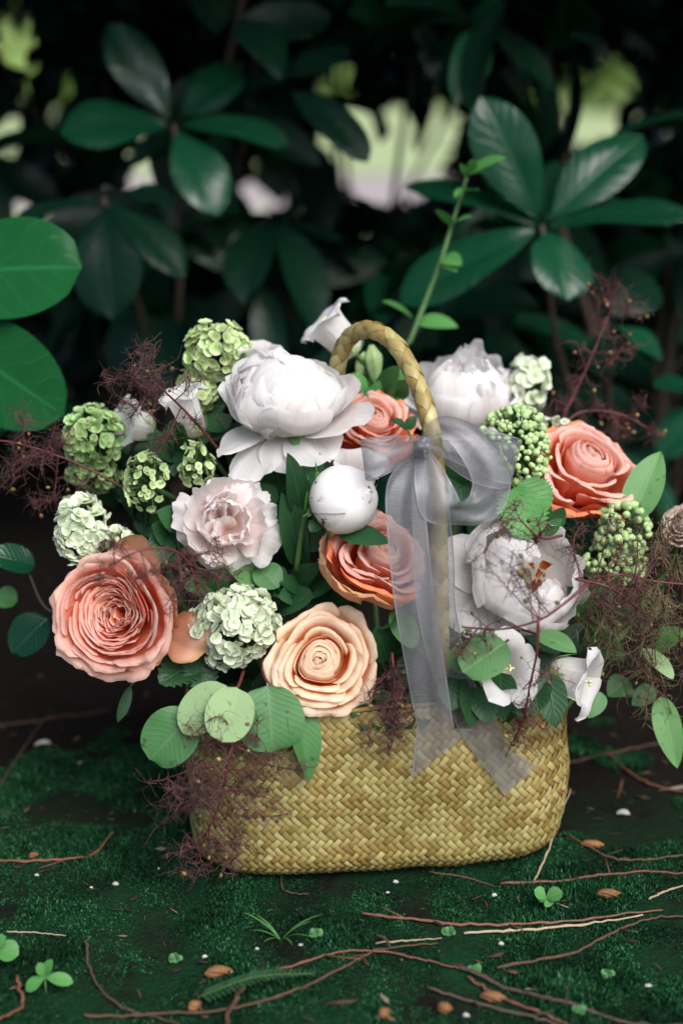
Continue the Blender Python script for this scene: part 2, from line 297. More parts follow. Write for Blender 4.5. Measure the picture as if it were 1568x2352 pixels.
MT['hair'] = plain_mat('smoke hair', (0.055, 0.026, 0.028), (0.13, 0.072, 0.064), 40, 0.6, 0.2, var=0.4)
MT['hair_green'] = plain_mat('green brown hair', (0.10, 0.075, 0.045), (0.21, 0.18, 0.085), 40, 0.6, 0.2, var=0.45)
MT['seed'] = plain_mat('brown seed', (0.05, 0.035, 0.012), (0.15, 0.12, 0.035), 150, 0.45, 0.45, var=0.4)
MT['seed_red'] = plain_mat('red seed', (0.16, 0.04, 0.02), (0.26, 0.09, 0.035), 150, 0.45, 0.45, var=0.3)
MT['seed_yellow'] = plain_mat('yellow seed', (0.18, 0.17, 0.05), (0.28, 0.20, 0.07), 150, 0.45, 0.45, var=0.25)
MT['rim'] = plain_mat('rim straw', (0.12, 0.08, 0.025), (0.22, 0.16, 0.06), 30, 0.6)
MT['husk'] = plain_mat('tan husk', (0.10, 0.040, 0.014), (0.30, 0.145, 0.055), 12, 0.5, 0.35, bumpk=0.8, stretch=(7, 1.2, 1))
MT['crumb'] = plain_mat('pale crumb', (0.28, 0.29, 0.27), (0.5, 0.5, 0.48), 200, 0.7)
MT['straw'] = straw_mat('woven straw'); MT['organza'] = organza_mat('grey organza'); MT['organza_knot'] = organza_mat('gathered grey organza', .62, .2)
MT['lining'] = plain_mat('dark inner straw', (0.05, 0.035, 0.015), (0.09, 0.065, 0.025), 90, 0.8)

# ------------------------------------------------------------ ground, lawn, path
def gz(x, y):
    x = np.asarray(x, float); y = np.asarray(y, float)
    h = (vnoise(x * 9, y * 9, 3) - 0.5) * 0.014 + (vnoise(x * 28, y * 28, 4) - 0.5) * 0.006
    bx = np.clip(((x - 0.03) / 0.2) ** 2 + (y / 0.13) ** 2, 0, 1.6)
    far = np.clip(1 - (np.hypot(x, y) - 1.2) / 1.5, 0, 1)
    return h * np.clip(bx - 0.55, 0, 1) * far - 0.003
def axis_vals(near, step, far):
    a = list(np.arange(-near, near + 1e-6, step)); g = near; s = step
    while g < far: s *= 1.35; g += s; a = [-g] + a + [g]
    return np.array(a)
def build_ground():
    xs = axis_vals(0.7, 0.012, 140); ys = axis_vals(0.62, 0.012, 140)
    X, Y = np.meshgrid(xs, ys); Z = gz(X, Y)
    V = np.stack([X, Y, Z], -1).reshape(-1, 3)
    m, nt, out = newmat('dark mossy soil'); t = nd(nt, 'ShaderNodeTexCoord'); ob = t.outputs['Object']
    n1 = noise(nt, ob, 14, 5, 0.6); n2 = noise(nt, ob, 120, 4, 0.65); n3 = noise(nt, ob, 420, 2)
    soil = mixc(nt, n2, (0.003, 0.003, 0.0025), (0.015, 0.012, 0.010))
    moss = mixc(nt, n3, (0.003, 0.016, 0.007), (0.010, 0.042, 0.017))
    c = mixc(nt, nd(nt, 'ShaderNodeMapRange', {0: n1, 1: 0.36, 2: 0.56}).outputs[0], soil, moss)
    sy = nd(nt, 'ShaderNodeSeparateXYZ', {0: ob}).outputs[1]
    c = mixc(nt, nd(nt, 'ShaderNodeMapRange', {0: M_(nt, 'ADD', sy, M_(nt, 'MULTIPLY', n1, 0.25)), 1: 0.04, 2: 0.20}).outputs[0], c, soil)  # ground darkens behind the basket: soil there, plus shrub shade put into the colour
    hb = M_(nt, 'ADD', n2, M_(nt, 'MULTIPLY', n3, 0.7))
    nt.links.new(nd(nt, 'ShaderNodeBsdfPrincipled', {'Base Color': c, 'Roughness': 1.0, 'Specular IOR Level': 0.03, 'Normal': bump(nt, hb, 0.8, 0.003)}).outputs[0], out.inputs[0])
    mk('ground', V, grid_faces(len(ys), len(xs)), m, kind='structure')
    # lawn and pale path far behind the shrubs
    m, nt, out = newmat('lawn'); t = nd(nt, 'ShaderNodeTexCoord'); ob = t.outputs['Object']
    c = mixc(nt, noise(nt, ob, 0.9, 4), (0.33, 0.40, 0.19), (0.47, 0.51, 0.31)); c = mixc(nt, M_(nt, 'MULTIPLY', noise(nt, ob, 30, 3), 0.5), c, (0.16, 0.26, 0.06))
    nt.links.new(nd(nt, 'ShaderNodeBsdfPrincipled', {'Base Color': c, 'Roughness': 0.9, 'Specular IOR Level': 0.2, 'Normal': bump(nt, noise(nt, ob, 60, 3), 0.6, 0.02)}).outputs[0], out.inputs[0])
    def sheet(name, x0, x1, y0, y1, z, nx, ny, mat, amp):
        X, Y = np.meshgrid(np.linspace(x0, x1, nx), np.linspace(y0, y1, ny))
        Y = Y + (vnoise(X * 0.7, Y * 0 + y0, 9) - 0.5) * amp * ((Y == y0) | (Y == y1))
        mk(name, np.stack([X, Y, Y * 0 + z], -1).reshape(-1, 3), grid_faces(ny, nx), mat, kind='structure')
    sheet('lawn', -30, 30, 7.3, 60, 0.012, 80, 30, m, 1.0)
    sheet('lawn_verge', -30, 30, 4.2, 5.2, 0.012, 80, 4, m, 0.7)
    pm = plain_mat('pinkish grey path', (0.36, 0.31, 0.30), (0.50, 0.43, 0.41), 14, 0.85, 0.2)
    sheet('path', -30, 30, 4.9, 7.7, 0.006, 80, 6, pm, 0.5)
build_ground()

def build_moss():
    n = 150000
    x = rng.uniform(-0.42, 0.44, n * 2); y = rng.uniform(-0.44, 0.34, n * 2)
    d = vnoise(x * 14, y * 14, 5) * 0.5 + vnoise(x * 40, y * 40, 6) * 0.5
    keep = (d > 0.25 + np.clip((y + 0.05) * 1.9, 0, 0.7) + 0.10 * (x > 0.12) * (y > -0.2)) & ~((((x - 0.024) / 0.135) ** 4 + (y / 0.066) ** 4) < 0.9)  # moss thins out towards the back, also to carry the shade there
    x, y, d = x[keep][:n], y[keep][:n], d[keep][:n]; n = len(x); z = gz(x, y)
    cl = vnoise(x * 90, y * 90, 8)
    V = []; F = []
    h = (0.0008 + 0.0058 * (0.35 * cl + 0.65 * vnoise(x * 38, y * 38, 16)) ** 1.6 * rng.uniform(0.5, 1.2, n)) * np.clip((d - 0.3) * 3.5, 0.35, 1.15)
    for b in range(4):
        a = rng.uniform(0, 2 * pi, n); le = rng.uniform(0.2, 0.9, n) * h; wd = rng.uniform(0.0006, 0.0015, n)
        c, s = np.cos(a), np.sin(a); ox = rng.normal(0, 0.0009, n); oy = rng.normal(0, 0.0009, n)
        p0 = np.stack([x + ox - s * wd, y + oy + c * wd, z - 0.0004], -1); p1 = np.stack([x + ox + s * wd, y + oy - c * wd, z - 0.0004], -1)
        p2 = np.stack([x + ox + c * le, y + oy + s * le, z + h * rng.uniform(0.7, 1.1, n)], -1)
        V.append(np.stack([p0, p1, p2], 1).reshape(-1, 3))
    V = np.concatenate(V); F = np.arange(len(V)).reshape(-1, 3)
    m, nt, out = newmat('moss'); isl = nd(nt, 'ShaderNodeNewGeometry').outputs['Random Per Island']; t = nd(nt, 'ShaderNodeTexCoord')
    c = ramp(nt, isl, [(0.0, (0.003, 0.020, 0.007)), (0.5, (0.008, 0.058, 0.020)), (0.82, (0.018, 0.11, 0.038)), (0.94, (0.05, 0.17, 0.07)), (1.0, (0.11, 0.26, 0.13))])
    c = mixc(nt, nd(nt, 'ShaderNodeMapRange', {0: noise(nt, t.outputs['Object'], 18, 4), 1: 0.40, 2: 0.60, 3: 0.75, 4: 0.0}).outputs[0], c, (0.003, 0.014, 0.006))
    thin(nt, out, c, 0.7, 0.10, 0.25)
    mk('moss', V, F, m, None, kind='stuff', smooth=False)
build_moss()
def build_litter():
    n = 1500; x = rng.uniform(-.55, .6, n); y = np.where(rng.uniform(0, 1, n) < .5, rng.uniform(-.44, .1, n), rng.uniform(-.1, .7, n)); z = gz(x, y) + rng.uniform(.0008, .003, n)
    keep = ~((((x - .024) / .15) ** 4 + ((y + .024) / .085) ** 4) < 1); x, y, z = x[keep], y[keep], z[keep]; n = len(x)
    a = rng.uniform(0, 6.28, n); L = rng.uniform(.0012, .006, n) * np.where(rng.uniform(0, 1, n) < .12, 2.6, 1); W = np.where(rng.uniform(0, 1, n) < .6, L * rng.uniform(.1, .25, n), L * rng.uniform(.4, .8, n)).clip(.0004, .004)
    c, s = np.cos(a), np.sin(a); t = rng.normal(0, .25, n)
    def pt(u, v, h): return np.stack([x + c * u * L - s * v * W, y + s * u * L + c * v * W, z + t * u * L * .4 + h * W], -1)
    V = np.stack([pt(-1, 0, 0), pt(-.3, -.5, .1), pt(.5, -.45, -.05), pt(1, 0, .2), pt(.4, .5, .15), pt(-.4, .5, 0), pt(0, 0, .35)], 1).reshape(-1, 3)
    b = np.arange(n)[:, None] * 7; F = np.concatenate([b + np.array([[i, (i + 1) % 6, 6]]) for i in range(6)])
    m, nt, out = newmat('leaf litter'); isl = nd(nt, 'ShaderNodeNewGeometry').outputs['Random Per Island']
    cc = ramp(nt, isl, [(0, (.010, .007, .005)), (.45, (.035, .020, .012)), (.75, (.075, .038, .018)), (.93, (.12, .085, .05)), (1, (.24, .21, .17))])
    nt.links.new(nd(nt, 'ShaderNodeBsdfPrincipled', {'Base Color': cc, 'Roughness': .7, 'Specular IOR Level': .25}).outputs[0], out.inputs[0]); mk('leaf_litter', V, F, m, kind='stuff', smooth=False)
build_litter()

# ------------------------------------------------------------ leaves
PROF = {'ovate': (0.55, 0.85), 'obovate': (1.0, 0.72), 'round': (0.48, 0.46), 'lance': (0.75, 0.85), 'wide': (0.6, 0.62)}
def leaf_grid(L, W, prof='ovate', fold=0.15, bend=0.3, wave=0.0, ns=5, nt=9, twist=0.0, serr=0.0, seed=0, droop=0.0):
    p, q = PROF[prof]; t = np.linspace(0, 1, nt); s = np.linspace(-1, 1, ns)
    wv = t ** p * (1 - t) ** q; wv /= (p / (p + q)) ** p * (q / (p + q)) ** q; wv = np.maximum(wv, 0.03 * (t < 0.5))
    if serr: wv = wv * (1 + serr * np.where(np.arange(nt) % 2, 1, -1) * (t > 0.12) * (t < 0.97))
    S, T = np.meshgrid(s, t); Wd = W * 0.5 * wv[:, None]
    a = bend * T; r = L / max(abs(bend), 1e-4)
    if abs(bend) > 1e-3: X = r * np.sin(a) * np.sign(bend) * np.sign(bend); Z = -(r * (1 - np.cos(a))) * np.sign(bend); X = L * np.sin(a) / bend; Z = -L * (1 - np.cos(a)) / bend
    else: X = T * L; Z = T * 0.0
    Y = S * Wd; zo = np.abs(S) * Wd * fold + wave * W * np.sin(T * 9 + seed * 1.7 + S * 1.5) * np.abs(S) * 0.5 + droop * Wd * S ** 2
    tw = twist * T; Yr = Y * np.cos(tw) - zo * np.sin(tw); Zr = Y * np.sin(tw) + zo * np.cos(tw)
    X = X + Zr * np.sin(a); Z = Z + Zr * np.cos(a)
    return np.stack([X, Yr, Z], -1).reshape(-1, 3), grid_faces(nt, ns), np.stack([(S + 1) / 2, T], -1).reshape(-1, 2)
def leaf_matrix(base, tip, nrm):
    x = (Vector(tip) - Vector(base)).normalized(); n = Vector(nrm); z = (n - x * n.dot(x)).normalized(); y = z.cross(x)
    m = Matrix((x, y, z)).transposed().to_4x4(); m.translation = Vector(base); return m
UP = Vector((0, 0, 1))
def rel(parent, m): return parent.matrix_world.inverted() @ m
def add_leaf(parent, base, tip, W, nrm, mat, label=None, **k):
    base = Vector(base); tip = Vector(tip); L = (tip - base).length
    b = k.get('bend', 0.3); L *= (b / 2) / max(sin(abs(b) / 2), 1e-3) * (1 if b > 0 else -1) if abs(b) > 1e-3 else 1; L = abs(L)
    V, F, U = leaf_grid(L, W, **k)
    # tilt so that the bent leaf still ends at its tip
    m = leaf_matrix(base, tip, nrm) @ Matrix.Rotation(-b / 2, 4, 'Y')
    return link('leaf', mesh('leaf', V, F, MT[mat], U), parent, rel(parent, m), label=label)

# ------------------------------------------------------------ shrubs behind
GAPS = [(40, 95, 85, 80), (30, 295, 42, 55), (140, 235, 30, 30), (175, 190, 26, 26), (358, 385, 62, 75), (835, 345, 135, 140), (960, 400, 80, 80), (1022, 270, 58, 64), (1375, 165, 92, 72),
        (1388, 280, 62, 62), (95, 465, 58, 42), (370, 105, 24, 28), (435, 160, 18, 25), (585, 455, 75, 28), (1125, 372, 45, 26), (800, 190, 60, 30), (520, 415, 14, 34), (545, 495, 20, 28)]
def in_gap(pts, lim=0.72):
    for p in pts:
        if (Vector(p) - EYE).dot(CF) < 0.05: continue
        x, y = proj(p)
        for cx, cy, rx, ry in GAPS:
            if ((x - cx) / rx) ** 2 + ((y - cy) / ry) ** 2 < lim: return True
    return False
LEAF_VAR = [leaf_grid(1, w, 'obovate' if i % 2 else 'wide', 0.26, b * 1.3, 0.05, 5, 8, tw, seed=i) for i, (w, b, tw) in enumerate([(0.34, 0.4, 0.1), (0.38, 0.7, -0.2), (0.42, 0.2, 0.2), (0.36, 1.0, 0.0), (0.40, 0.5, -0.1)])]
LV_MESH = {k: [mesh('leaf', V, F, MT[k], U) for V, F, U in LEAF_VAR] for k in ('leaf_dark', 'leaf_shade')}
def make_shrub(name, label, base, cx, cy, rx, ry, z0, z1, n_whorl, hero, seed, n_top):
    r = np.random.default_rng(seed); root = thing(name, label, 'shrub', base, 'dark glossy shrubs behind the basket')
    br = TubeAcc(); off = np.array(base); cand = []; centres = []
    for wc, leaves in hero:                       # rosettes seen clearly in the photograph
        c = P(*wc); centres.append(c)
        for (px, py, dY, W, nx, ny, nz, mt, bend) in leaves:
            tip = P(px, py, wc[2] + dY); b = c + (tip - c).normalized() * 0.008
            add_leaf(root, b, tip, W, view_dir(nx, ny, nz), mt, prof='obovate', bend=bend * 1.6, ns=9, nt=16, fold=0.30, wave=0.07, seed=px, droop=-.25)
    tries = 0
    while len(cand) < n_whorl * 7 and tries < n_whorl * 12:
        tries += 1
        c = Vector((cx + r.uniform(-rx, rx), cy + r.uniform(-ry, ry), r.uniform(z0, z1)))
        axis = Vector((r.normal(0, 0.5), r.normal(-0.25, 0.5), r.uniform(0.2, 1.0))).normalized(); fr = frame(axis)
        k = r.integers(5, 9); a0 = r.uniform(0, 6.28); got = 0
        for j in range(k):
            a = a0 + j * 2 * pi / k + r.normal(0, 0.15); el = r.uniform(-0.35, 0.55); L = r.uniform(0.09, 0.145)
            d = fr @ Vector((cos(a) * cos(el), sin(a) * cos(el), sin(el))); d = (d + Vector((0, 0, -0.15))).normalized()
            tip = c + d * L; side = d.cross(axis).normalized() * L * 0.2; mid = c + d * L * 0.6
            if in_gap((tip, mid, mid + side, mid - side, c + d * L * .3), r.uniform(.25, 1.0)) or tip.z < 0.01: continue
            nrm = axis + Vector((r.normal(0, 0.2), r.normal(0, 0.2), 0.1)); got += 1
            cand.append((leaf_matrix(c + d * 0.01, tip, nrm), L, int(r.integers(0, len(LEAF_VAR)))))
        if got: centres.append(c)
    for _ in range(n_top):                       # unseen upper leaves above the frame, added to shade what is below
        c = Vector((cx + r.uniform(-rx * 1.9, rx * 1.9), cy - 0.22 + r.uniform(-ry - .25, ry + .3), r.uniform(0.80, 1.7))); axis = Vector((r.normal(0, .4), r.normal(-.2, .4), 1)).normalized(); fr = frame(axis)
        for j in range(7):
            a = j * 0.9 + r.normal(0, .15); el = r.uniform(-.4, .4); L = r.uniform(.10, .16); d = fr @ Vector((cos(a) * cos(el), sin(a) * cos(el), sin(el)))
            if in_gap((c + d * L, c)) or c.y < 0.16: continue
            cand.append((leaf_matrix(c + d * .01, c + d * L, axis), L, int(r.integers(0, len(LEAF_VAR)))))
    for c in centres[:18]:
        b = Vector(base); mid = b.lerp(c, 0.55) + Vector((r.normal(0, 0.03), r.normal(0, 0.04), 0.02))
        if not in_gap([mid, b.lerp(c, 0.8), mid.lerp(b, 0.4), mid.lerp(c, .3)]): br.tube([b, mid, c], [0.006, 0.002], 6, 9)
    br.mk('branches', MT['twig_dark'], root, off)
    cand.sort(key=lambda q: (q[0].translation - EYE).length)
    vis = [q for q in cand if -60 < proj(q[0].translation)[0] < 1630 and -60 < proj(q[0].translation)[1] < 2000]
    part = vis[:230]; ids = {id(q) for q in part}
    for m, L, v in part:
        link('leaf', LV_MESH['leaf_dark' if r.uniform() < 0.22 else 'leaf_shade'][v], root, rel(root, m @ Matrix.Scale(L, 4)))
    rest = Acc(); inv = root.matrix_world.inverted()
    for q in cand:
        if id(q) in ids: continue
        m, L, v = q; V, F, U = LEAF_VAR[v]; mm = np.array(inv @ m @ Matrix.Scale(L, 4)); rest.add(V @ mm[:3, :3].T + mm[:3, 3], F, U)
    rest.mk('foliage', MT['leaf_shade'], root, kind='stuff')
    return root
A = 'leaf_dark'
hero_r = [((1244, 520, 0.36), [(1104, 222, 0.02, 0.058, -0.35, 0.35, 0.85, A, 0.35), (1476, 312, 0.04, 0.056, 0.1, 0.55, 0.8, A, 0.30), (1600, 500, -0.03, 0.048, 0.05, 0.75, 0.65, A, 0.35),
          (1304, 690, -0.06, 0.062, 0.35, 0.2, 0.9, A, 0.45), (918, 700, -0.03, 0.066, -0.1, 0.65, 0.75, A, 0.25), (922, 425, 0.06, 0.040, -0.1, 0.8, 0.6, A, 0.3), (1440, 470, 0.10, 0.05, 0.2, 0.8, 0.5, A, 0.3), (1320, 380, 0.12, 0.05, 0.2, 0.3, 0.8, 'leaf_shade', 0.3)]),
          ((1390, 735, 0.34), [(1520, 830, -0.02, 0.040, 0.2, 0.8, 0.5, A, 0.5), (1380, 870, -0.02, 0.034, -0.5, 0.3, 0.8, 'leaf_shade', 0.4), (1500, 640, 0.05, 0.05, 0.3, 0.5, 0.8, 'leaf_shade', 0.3)]),
          ((1640, 900, 0.32), [(1500, 890, -0.02, 0.045, 0.0, 0.9, 0.5, A, 0.3), (1515, 1060, -0.03, 0.04, 0.1, 0.8, 0.5, A, 0.5)])]
hero_l = [((400, 285, 0.50), [(248, 58, 0.03, 0.050, -0.2, 0.5, 0.85, A, 0.35), (560, 152, 0.03, 0.056, 0.1, 0.6, 0.8, A, 0.3), (668, 335, -0.02, 0.046, 0.1, 0.7, 0.7, A, 0.45), (500, 495, -0.05, 0.056, 0.2, 0.3, 0.9, A, 0.35),
          (135, 305, -0.03, 0.066, -0.1, 0.5, 0.85, A, 0.3)]),
          ((655, 195, 0.48), [(845, 372, -0.05, 0.046, 0.25, 0.4, 0.85, 'leaf_shade', 0.4), (560, 40, 0.05, 0.05, 0, 0.8, 0.5, 'leaf_shade', 0.3), (800, 110, 0.04, 0.05, 0.2, 0.8, 0.4, 'leaf_shade', 0.3)]),
          ((238, 455, 0.44), [(262, 735, -0.06, 0.070, -0.15, 0.25, 0.95, 'leaf_shade', 0.4), (425, 640, -0.04, 0.045, 0.4, 0.4, 0.8, 'leaf_shade', 0.4), (415, 470, 0.0, 0.045, 0.2, 0.8, 0.5, 'leaf_shade', 0.6), (20, 520, -0.02, 0.05, -0.1, 0.9, 0.5, 'leaf_shade', 0.3)])]
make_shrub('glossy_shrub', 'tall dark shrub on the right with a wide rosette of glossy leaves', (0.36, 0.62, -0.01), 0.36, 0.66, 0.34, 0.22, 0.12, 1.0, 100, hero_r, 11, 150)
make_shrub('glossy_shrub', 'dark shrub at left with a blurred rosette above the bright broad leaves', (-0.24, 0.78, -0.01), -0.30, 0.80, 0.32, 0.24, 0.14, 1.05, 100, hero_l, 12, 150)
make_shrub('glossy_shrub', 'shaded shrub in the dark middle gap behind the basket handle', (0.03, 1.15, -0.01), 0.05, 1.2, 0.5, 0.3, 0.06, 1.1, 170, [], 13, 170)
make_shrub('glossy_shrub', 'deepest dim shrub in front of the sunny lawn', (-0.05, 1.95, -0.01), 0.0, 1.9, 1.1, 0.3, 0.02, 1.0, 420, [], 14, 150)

# broad leaves at the left edge
t_ = thing('broad_leaf_plant', 'plant with large smooth bright green leaves at the left edge of the picture', 'plant', (-0.40, 0.20, 0.0))
st = TubeAcc()
for i, (b, tip, W, n) in enumerate([((-150, 640, 0.16), (190, 615, 0.14), 0.088, (-0.1, 0.30, 0.95)), ((-110, 770, 0.14), (148, 955, 0.11), 0.078, (-0.45, 0.15, 0.9)), ((-190, 900, 0.2), (-40, 1060, 0.2), 0.07, (0.1, 0.6, 0.8))]):
    add_leaf(t_, P(*b), P(*tip), W, view_dir(*n), 'leaf_broad', prof='round' if i == 0 else 'wide', bend=0.45, ns=9, nt=16, fold=0.06, wave=0.04, seed=i)
    st.tube([(-0.40, 0.20, -0.01), Vector((-0.44, 0.2, 0.15)).lerp(P(*b), 0.4), P(*b)], [0.004, 0.002], 6, 10)
st.mk('stems', MT['stem'], t_, t_.location)

# young shoot behind the handle
t_ = thing('young_shoot', 'upright young shoot with small fresh green leaves behind the handle', 'plant', (0.055, 0.2, 0.0))
path = [P(920, 860, 0.2), P(945, 775, 0.2), P(985, 670, 0.21), P(1015, 590, 0.21), P(1042, 500, 0.22), P(1075, 395, 0.23)]
st = TubeAcc(); st.tube([(0.055, 0.2, -0.01), (0.05, 0.2, 0.12)] + path, [0.0022, 0.0022, 0.0015], 6, 30); st.mk('stem', MT['shoot'], t_, t_.location)
for b, tip, W in [((950, 735), (876, 692), .017), ((958, 738), (1052, 752), .018), ((1018, 590), (1060, 610), .016), ((1015, 600), (1048, 625), .014), ((1036, 520), (1000, 480), .011), ((1040, 515), (1084, 498), .012),
                  ((1062, 440), (1100, 438), .011), ((1066, 430), (1045, 455), .009), ((1070, 410), (1058, 375), .009), ((1073, 405), (1110, 395), .010), ((1076, 395), (1090, 365), .008), ((1072, 400), (1165, 362), .017)]:
    add_leaf(t_, P(*b, 0.215), P(*tip, 0.20), W, view_dir(rng.normal(0, .3), 0.7, 0.6), 'leaf_new', prof='ovate', bend=0.4, ns=5, nt=9, fold=0.2)

# distant sunlit bushes at the lawn's end, each its own thing
def far_bush(x, y, rad, h, label, tint):
    t = thing('distant_bush', label, 'bush', (x, y, 0), 'sunlit bushes beyond the lawn'); n = 900
    d = rng.normal(0, 1, (n, 3)); d /= np.linalg.norm(d, axis=1)[:, None]; d[:, 2] = np.abs(d[:, 2])
    k = (0.7 + 0.3 * rng.uniform(0, 1, n)) * (0.85 + 0.3 * vnoise(d[:, 0] * 3 + x, d[:, 1] * 3 + d[:, 2] * 2, 2))
    c = d * k[:, None] * np.array([rad, rad, h]); V = []
    u = rng.normal(0, 1, (n, 3)); u /= np.linalg.norm(u, axis=1)[:, None]; v = np.cross(u, d); s = rad * 0.12
    V = np.stack([c - u * s, c + v * s * .6, c + u * s, c - v * s * .6], 1).reshape(-1, 3)
    mk('crown', V, np.arange(4 * n).reshape(-1, 4), tint, t); a = TubeAcc(); a.tube([(0, 0, -0.05), (0.05, 0, h * 0.6)], [0.09, 0.04], 6); a.mk('trunk', MT['bark'], t)
fb1 = leaf_mat('far bush leaf', (0.15, 0.24, 0.06), (0.24, 0.34, 0.11), (0.2, 0.3, 0.1), 0.6, 0.2, 0.3)
fb2 = leaf_mat('far dark bush leaf', (0.05, 0.12, 0.04), (0.09, 0.18, 0.06), (0.1, 0.2, 0.1), 0.6, 0.2, 0.3)
for i, (x, y, r_, h, lb, mt) in enumerate([(-6.5, 24, 2.4, 2.6, 'pale green bush beyond the lawn, leftmost of the row', fb1), (-2.2, 27, 2.2, 2.0, 'round light bush beyond the lawn left of the middle', fb1), (1.8, 29, 2.6, 2.4, 'broad yellow green bush beyond the middle of the lawn', fb1), (5.8, 23, 2.3, 2.9, 'tall pale bush beyond the lawn at right', fb1)]):
    far_bush(x, y, r_, h, lb, mt)
for i, (x, y, r_, h, lb) in enumerate([(-14, 40, 8, 7, 'large darker tree-like bush far behind at left'), (0, 46, 9, 6, 'large dark bush mass far behind the lawn in the middle'), (14, 42, 8, 7, 'large darker bush far behind at right')]):
    far_bush(x, y, r_, h, lb, fb2)

# ------------------------------------------------------------ basket
BC = Vector((0.024, -0.024, 0.0)); BROT = R_(6.0); BA, BB, BH, BR = 0.1335, 0.066, 0.131, 0.02
_th = np.linspace(0, 2 * pi, 1441); _e = 2 / 3.6
_px = BA * np.sign(np.cos(_th)) * np.abs(np.cos(_th)) ** _e; _py = BB * np.sign(np.sin(_th)) * np.abs(np.sin(_th)) ** _e
_al = np.concatenate([[0], np.cumsum(np.hypot(np.diff(_px), np.diff(_py)))]); PER = _al[-1]
def bsurf(s, q, off=0.0):
    s = np.mod(s, PER); x = np.interp(s, _al, _px); y = np.interp(s, _al, _py)
    e = 0.004; tx = np.interp(np.mod(s + e, PER), _al, _px) - np.interp(np.mod(s - e, PER), _al, _px); ty = np.interp(np.mod(s + e, PER), _al, _py) - np.interp(np.mod(s - e, PER), _al, _py)
    ln = np.hypot(tx, ty); nx, ny = ty / ln, -tx / ln
    q = np.asarray(q, float); a = np.clip(q / BR, 0, pi / 2); v = np.maximum(q - BR * pi / 2, 0)
    o = -BR + BR * np.sin(a) + 0.005 * np.sin(np.clip(v / 0.115, 0, 1) * pi) + (vnoise(s * 40, q * 30, 12) - .5) * 0.004 + (vnoise(s * 11, q * 9, 13) - .5) * 0.012 * np.clip(v / .03, 0, 1)
    z = BR * (1 - np.cos(a)) + v * (1 + .10 * (vnoise(s * 13, s * 0, 14) - .5))
    on = off * np.sin(a); oz = -off * np.cos(a)
    return np.stack([x + nx * (o + on), y + ny * (o + on), z + oz + 0.001], -1)
def weave(root, surf, per, q0, q1, nA, k, d, name, mat, width=0.94, sub=3, period=4):
    p = per / nA; pts_n = int(round((q1 - q0) / (p / 2 / k))) * sub + 1
    q = np.linspace(q0, q1, pts_n)
    for sgn in (1, -1):
        for i in range(nA):
            s = i * p + sgn * (q - q0) * k
            # crossing number along the strip
            m = (q - q0) * 2 * k / p
            ph = np.mod(m + (0 if sgn > 0 else period / 2) + 0.5, period) / period
            up = np.clip(np.cos((ph - 0.25) * 2 * pi) * 1.7, -1, 1)
            half = p * 0.5 * width / 2
            wob = (1 + 0.16 * (vnoise(m * 0.45, i * 3.7 + sgn * 11, 5) - 0.5)) * (1 + 0.12 * (float(_h(i, sgn, 3)) - .6)); up = up * (0.8 + 0.5 * vnoise(m * 0.3, i * 5.1 + sgn * 7, 6))
            rows = []; arch = d * 0.45
            for e, c in ((-1, -arch), (0, arch * 0.5), (1, -arch)):
                # strip runs diagonally: its width is measured across, so shift along s and q
                rows.append(surf(s + e * half * wob * 1.0, q - e * sgn * half * wob * 1.0 * 1.0 / k if k else q, up * d + c))
            V = np.stack(rows, 1).reshape(-1, 3)
            U = np.stack(np.broadcast_arrays(np.array([0, .5, 1.])[None], ((m + (0 if sgn > 0 else period / 2) + 0.5) / period)[:, None]), -1).reshape(-1, 2)
            mk(name, V, grid_faces(pts_n, 3), mat, root, U)
bm = Matrix.Rotation(BROT, 3, 'Z')
basket = thing('basket', 'woven straw basket bag with plaited handle full of flowers', 'basket', BC, rot=bm)
weave(basket, bsurf, PER, 0.004, BR * pi / 2 + BH - BR, 116, 1.0, 0.00085, 'woven_strip', MT['straw'], 0.90)
# lining, base, rim
s_ = np.linspace(0, PER, 97)[:-1]; qs = np.linspace(0, BR * pi / 2 + BH - BR, 16); S_, Q_ = np.meshgrid(s_, qs)
mk('lining', bsurf(S_, Q_, -0.0022).reshape(-1, 3), grid_faces(16, 96, True), MT['lining'], basket)
bs = bsurf(s_, s_ * 0 + 0.0, 0.0); mk('base', np.vstack([bs + [0, 0, 0.001], [[0, 0, 0.002]]]), [[i, (i + 1) % 96, 96] for i in range(96)], MT['lining'], basket)
rimp = bsurf(np.linspace(0, PER, 141), np.full(141, BR * pi / 2 + BH - BR), 0.0)
V, F, U = tube(rimp, 0.0018, 8, False); U[:, 1] *= 60; mk('rim', V, F, MT['rim'], basket, U)
# plaited handle
hp = spline([P(1012, 1640, -0.072), P(1010, 1420, -0.074), P(1006, 1250, -0.07), P(1000, 1080, -0.06), P(984, 960, -0.048), P(952, 868, -0.03), P(908, 792, -0.012), P(852, 757, 0.008), P(806, 772, 0.026), P(780, 820, 0.038), P(768, 900, 0.045), P(762, 1050, 0.05), P(760, 1300, 0.055)], 220)
inv = basket.matrix_world.inverted(); hp = np.array([inv @ Vector(p) for p in hp])
V, F, U = tube(hp, 0.0048, 8); mk('handle_core', V, F, MT['lining'], basket, U)
hal = np.concatenate([[0], np.cumsum(np.linalg.norm(np.diff(hp, axis=0), axis=1))]); HL = hal[-1]
ht = np.gradient(hp, axis=0); ht /= np.linalg.norm(ht, axis=1)[:, None]
N_ = [np.cross(ht[0], [0, 1, 0.3])]; N_[0] /= np.linalg.norm(N_[0])
for i in range(1, len(hp)):
    n_ = N_[-1] - ht[i] * np.dot(N_[-1], ht[i]); N_.append(n_ / np.linalg.norm(n_))
N_ = np.array(N_); B_ = np.cross(ht, N_); HR = 0.0058
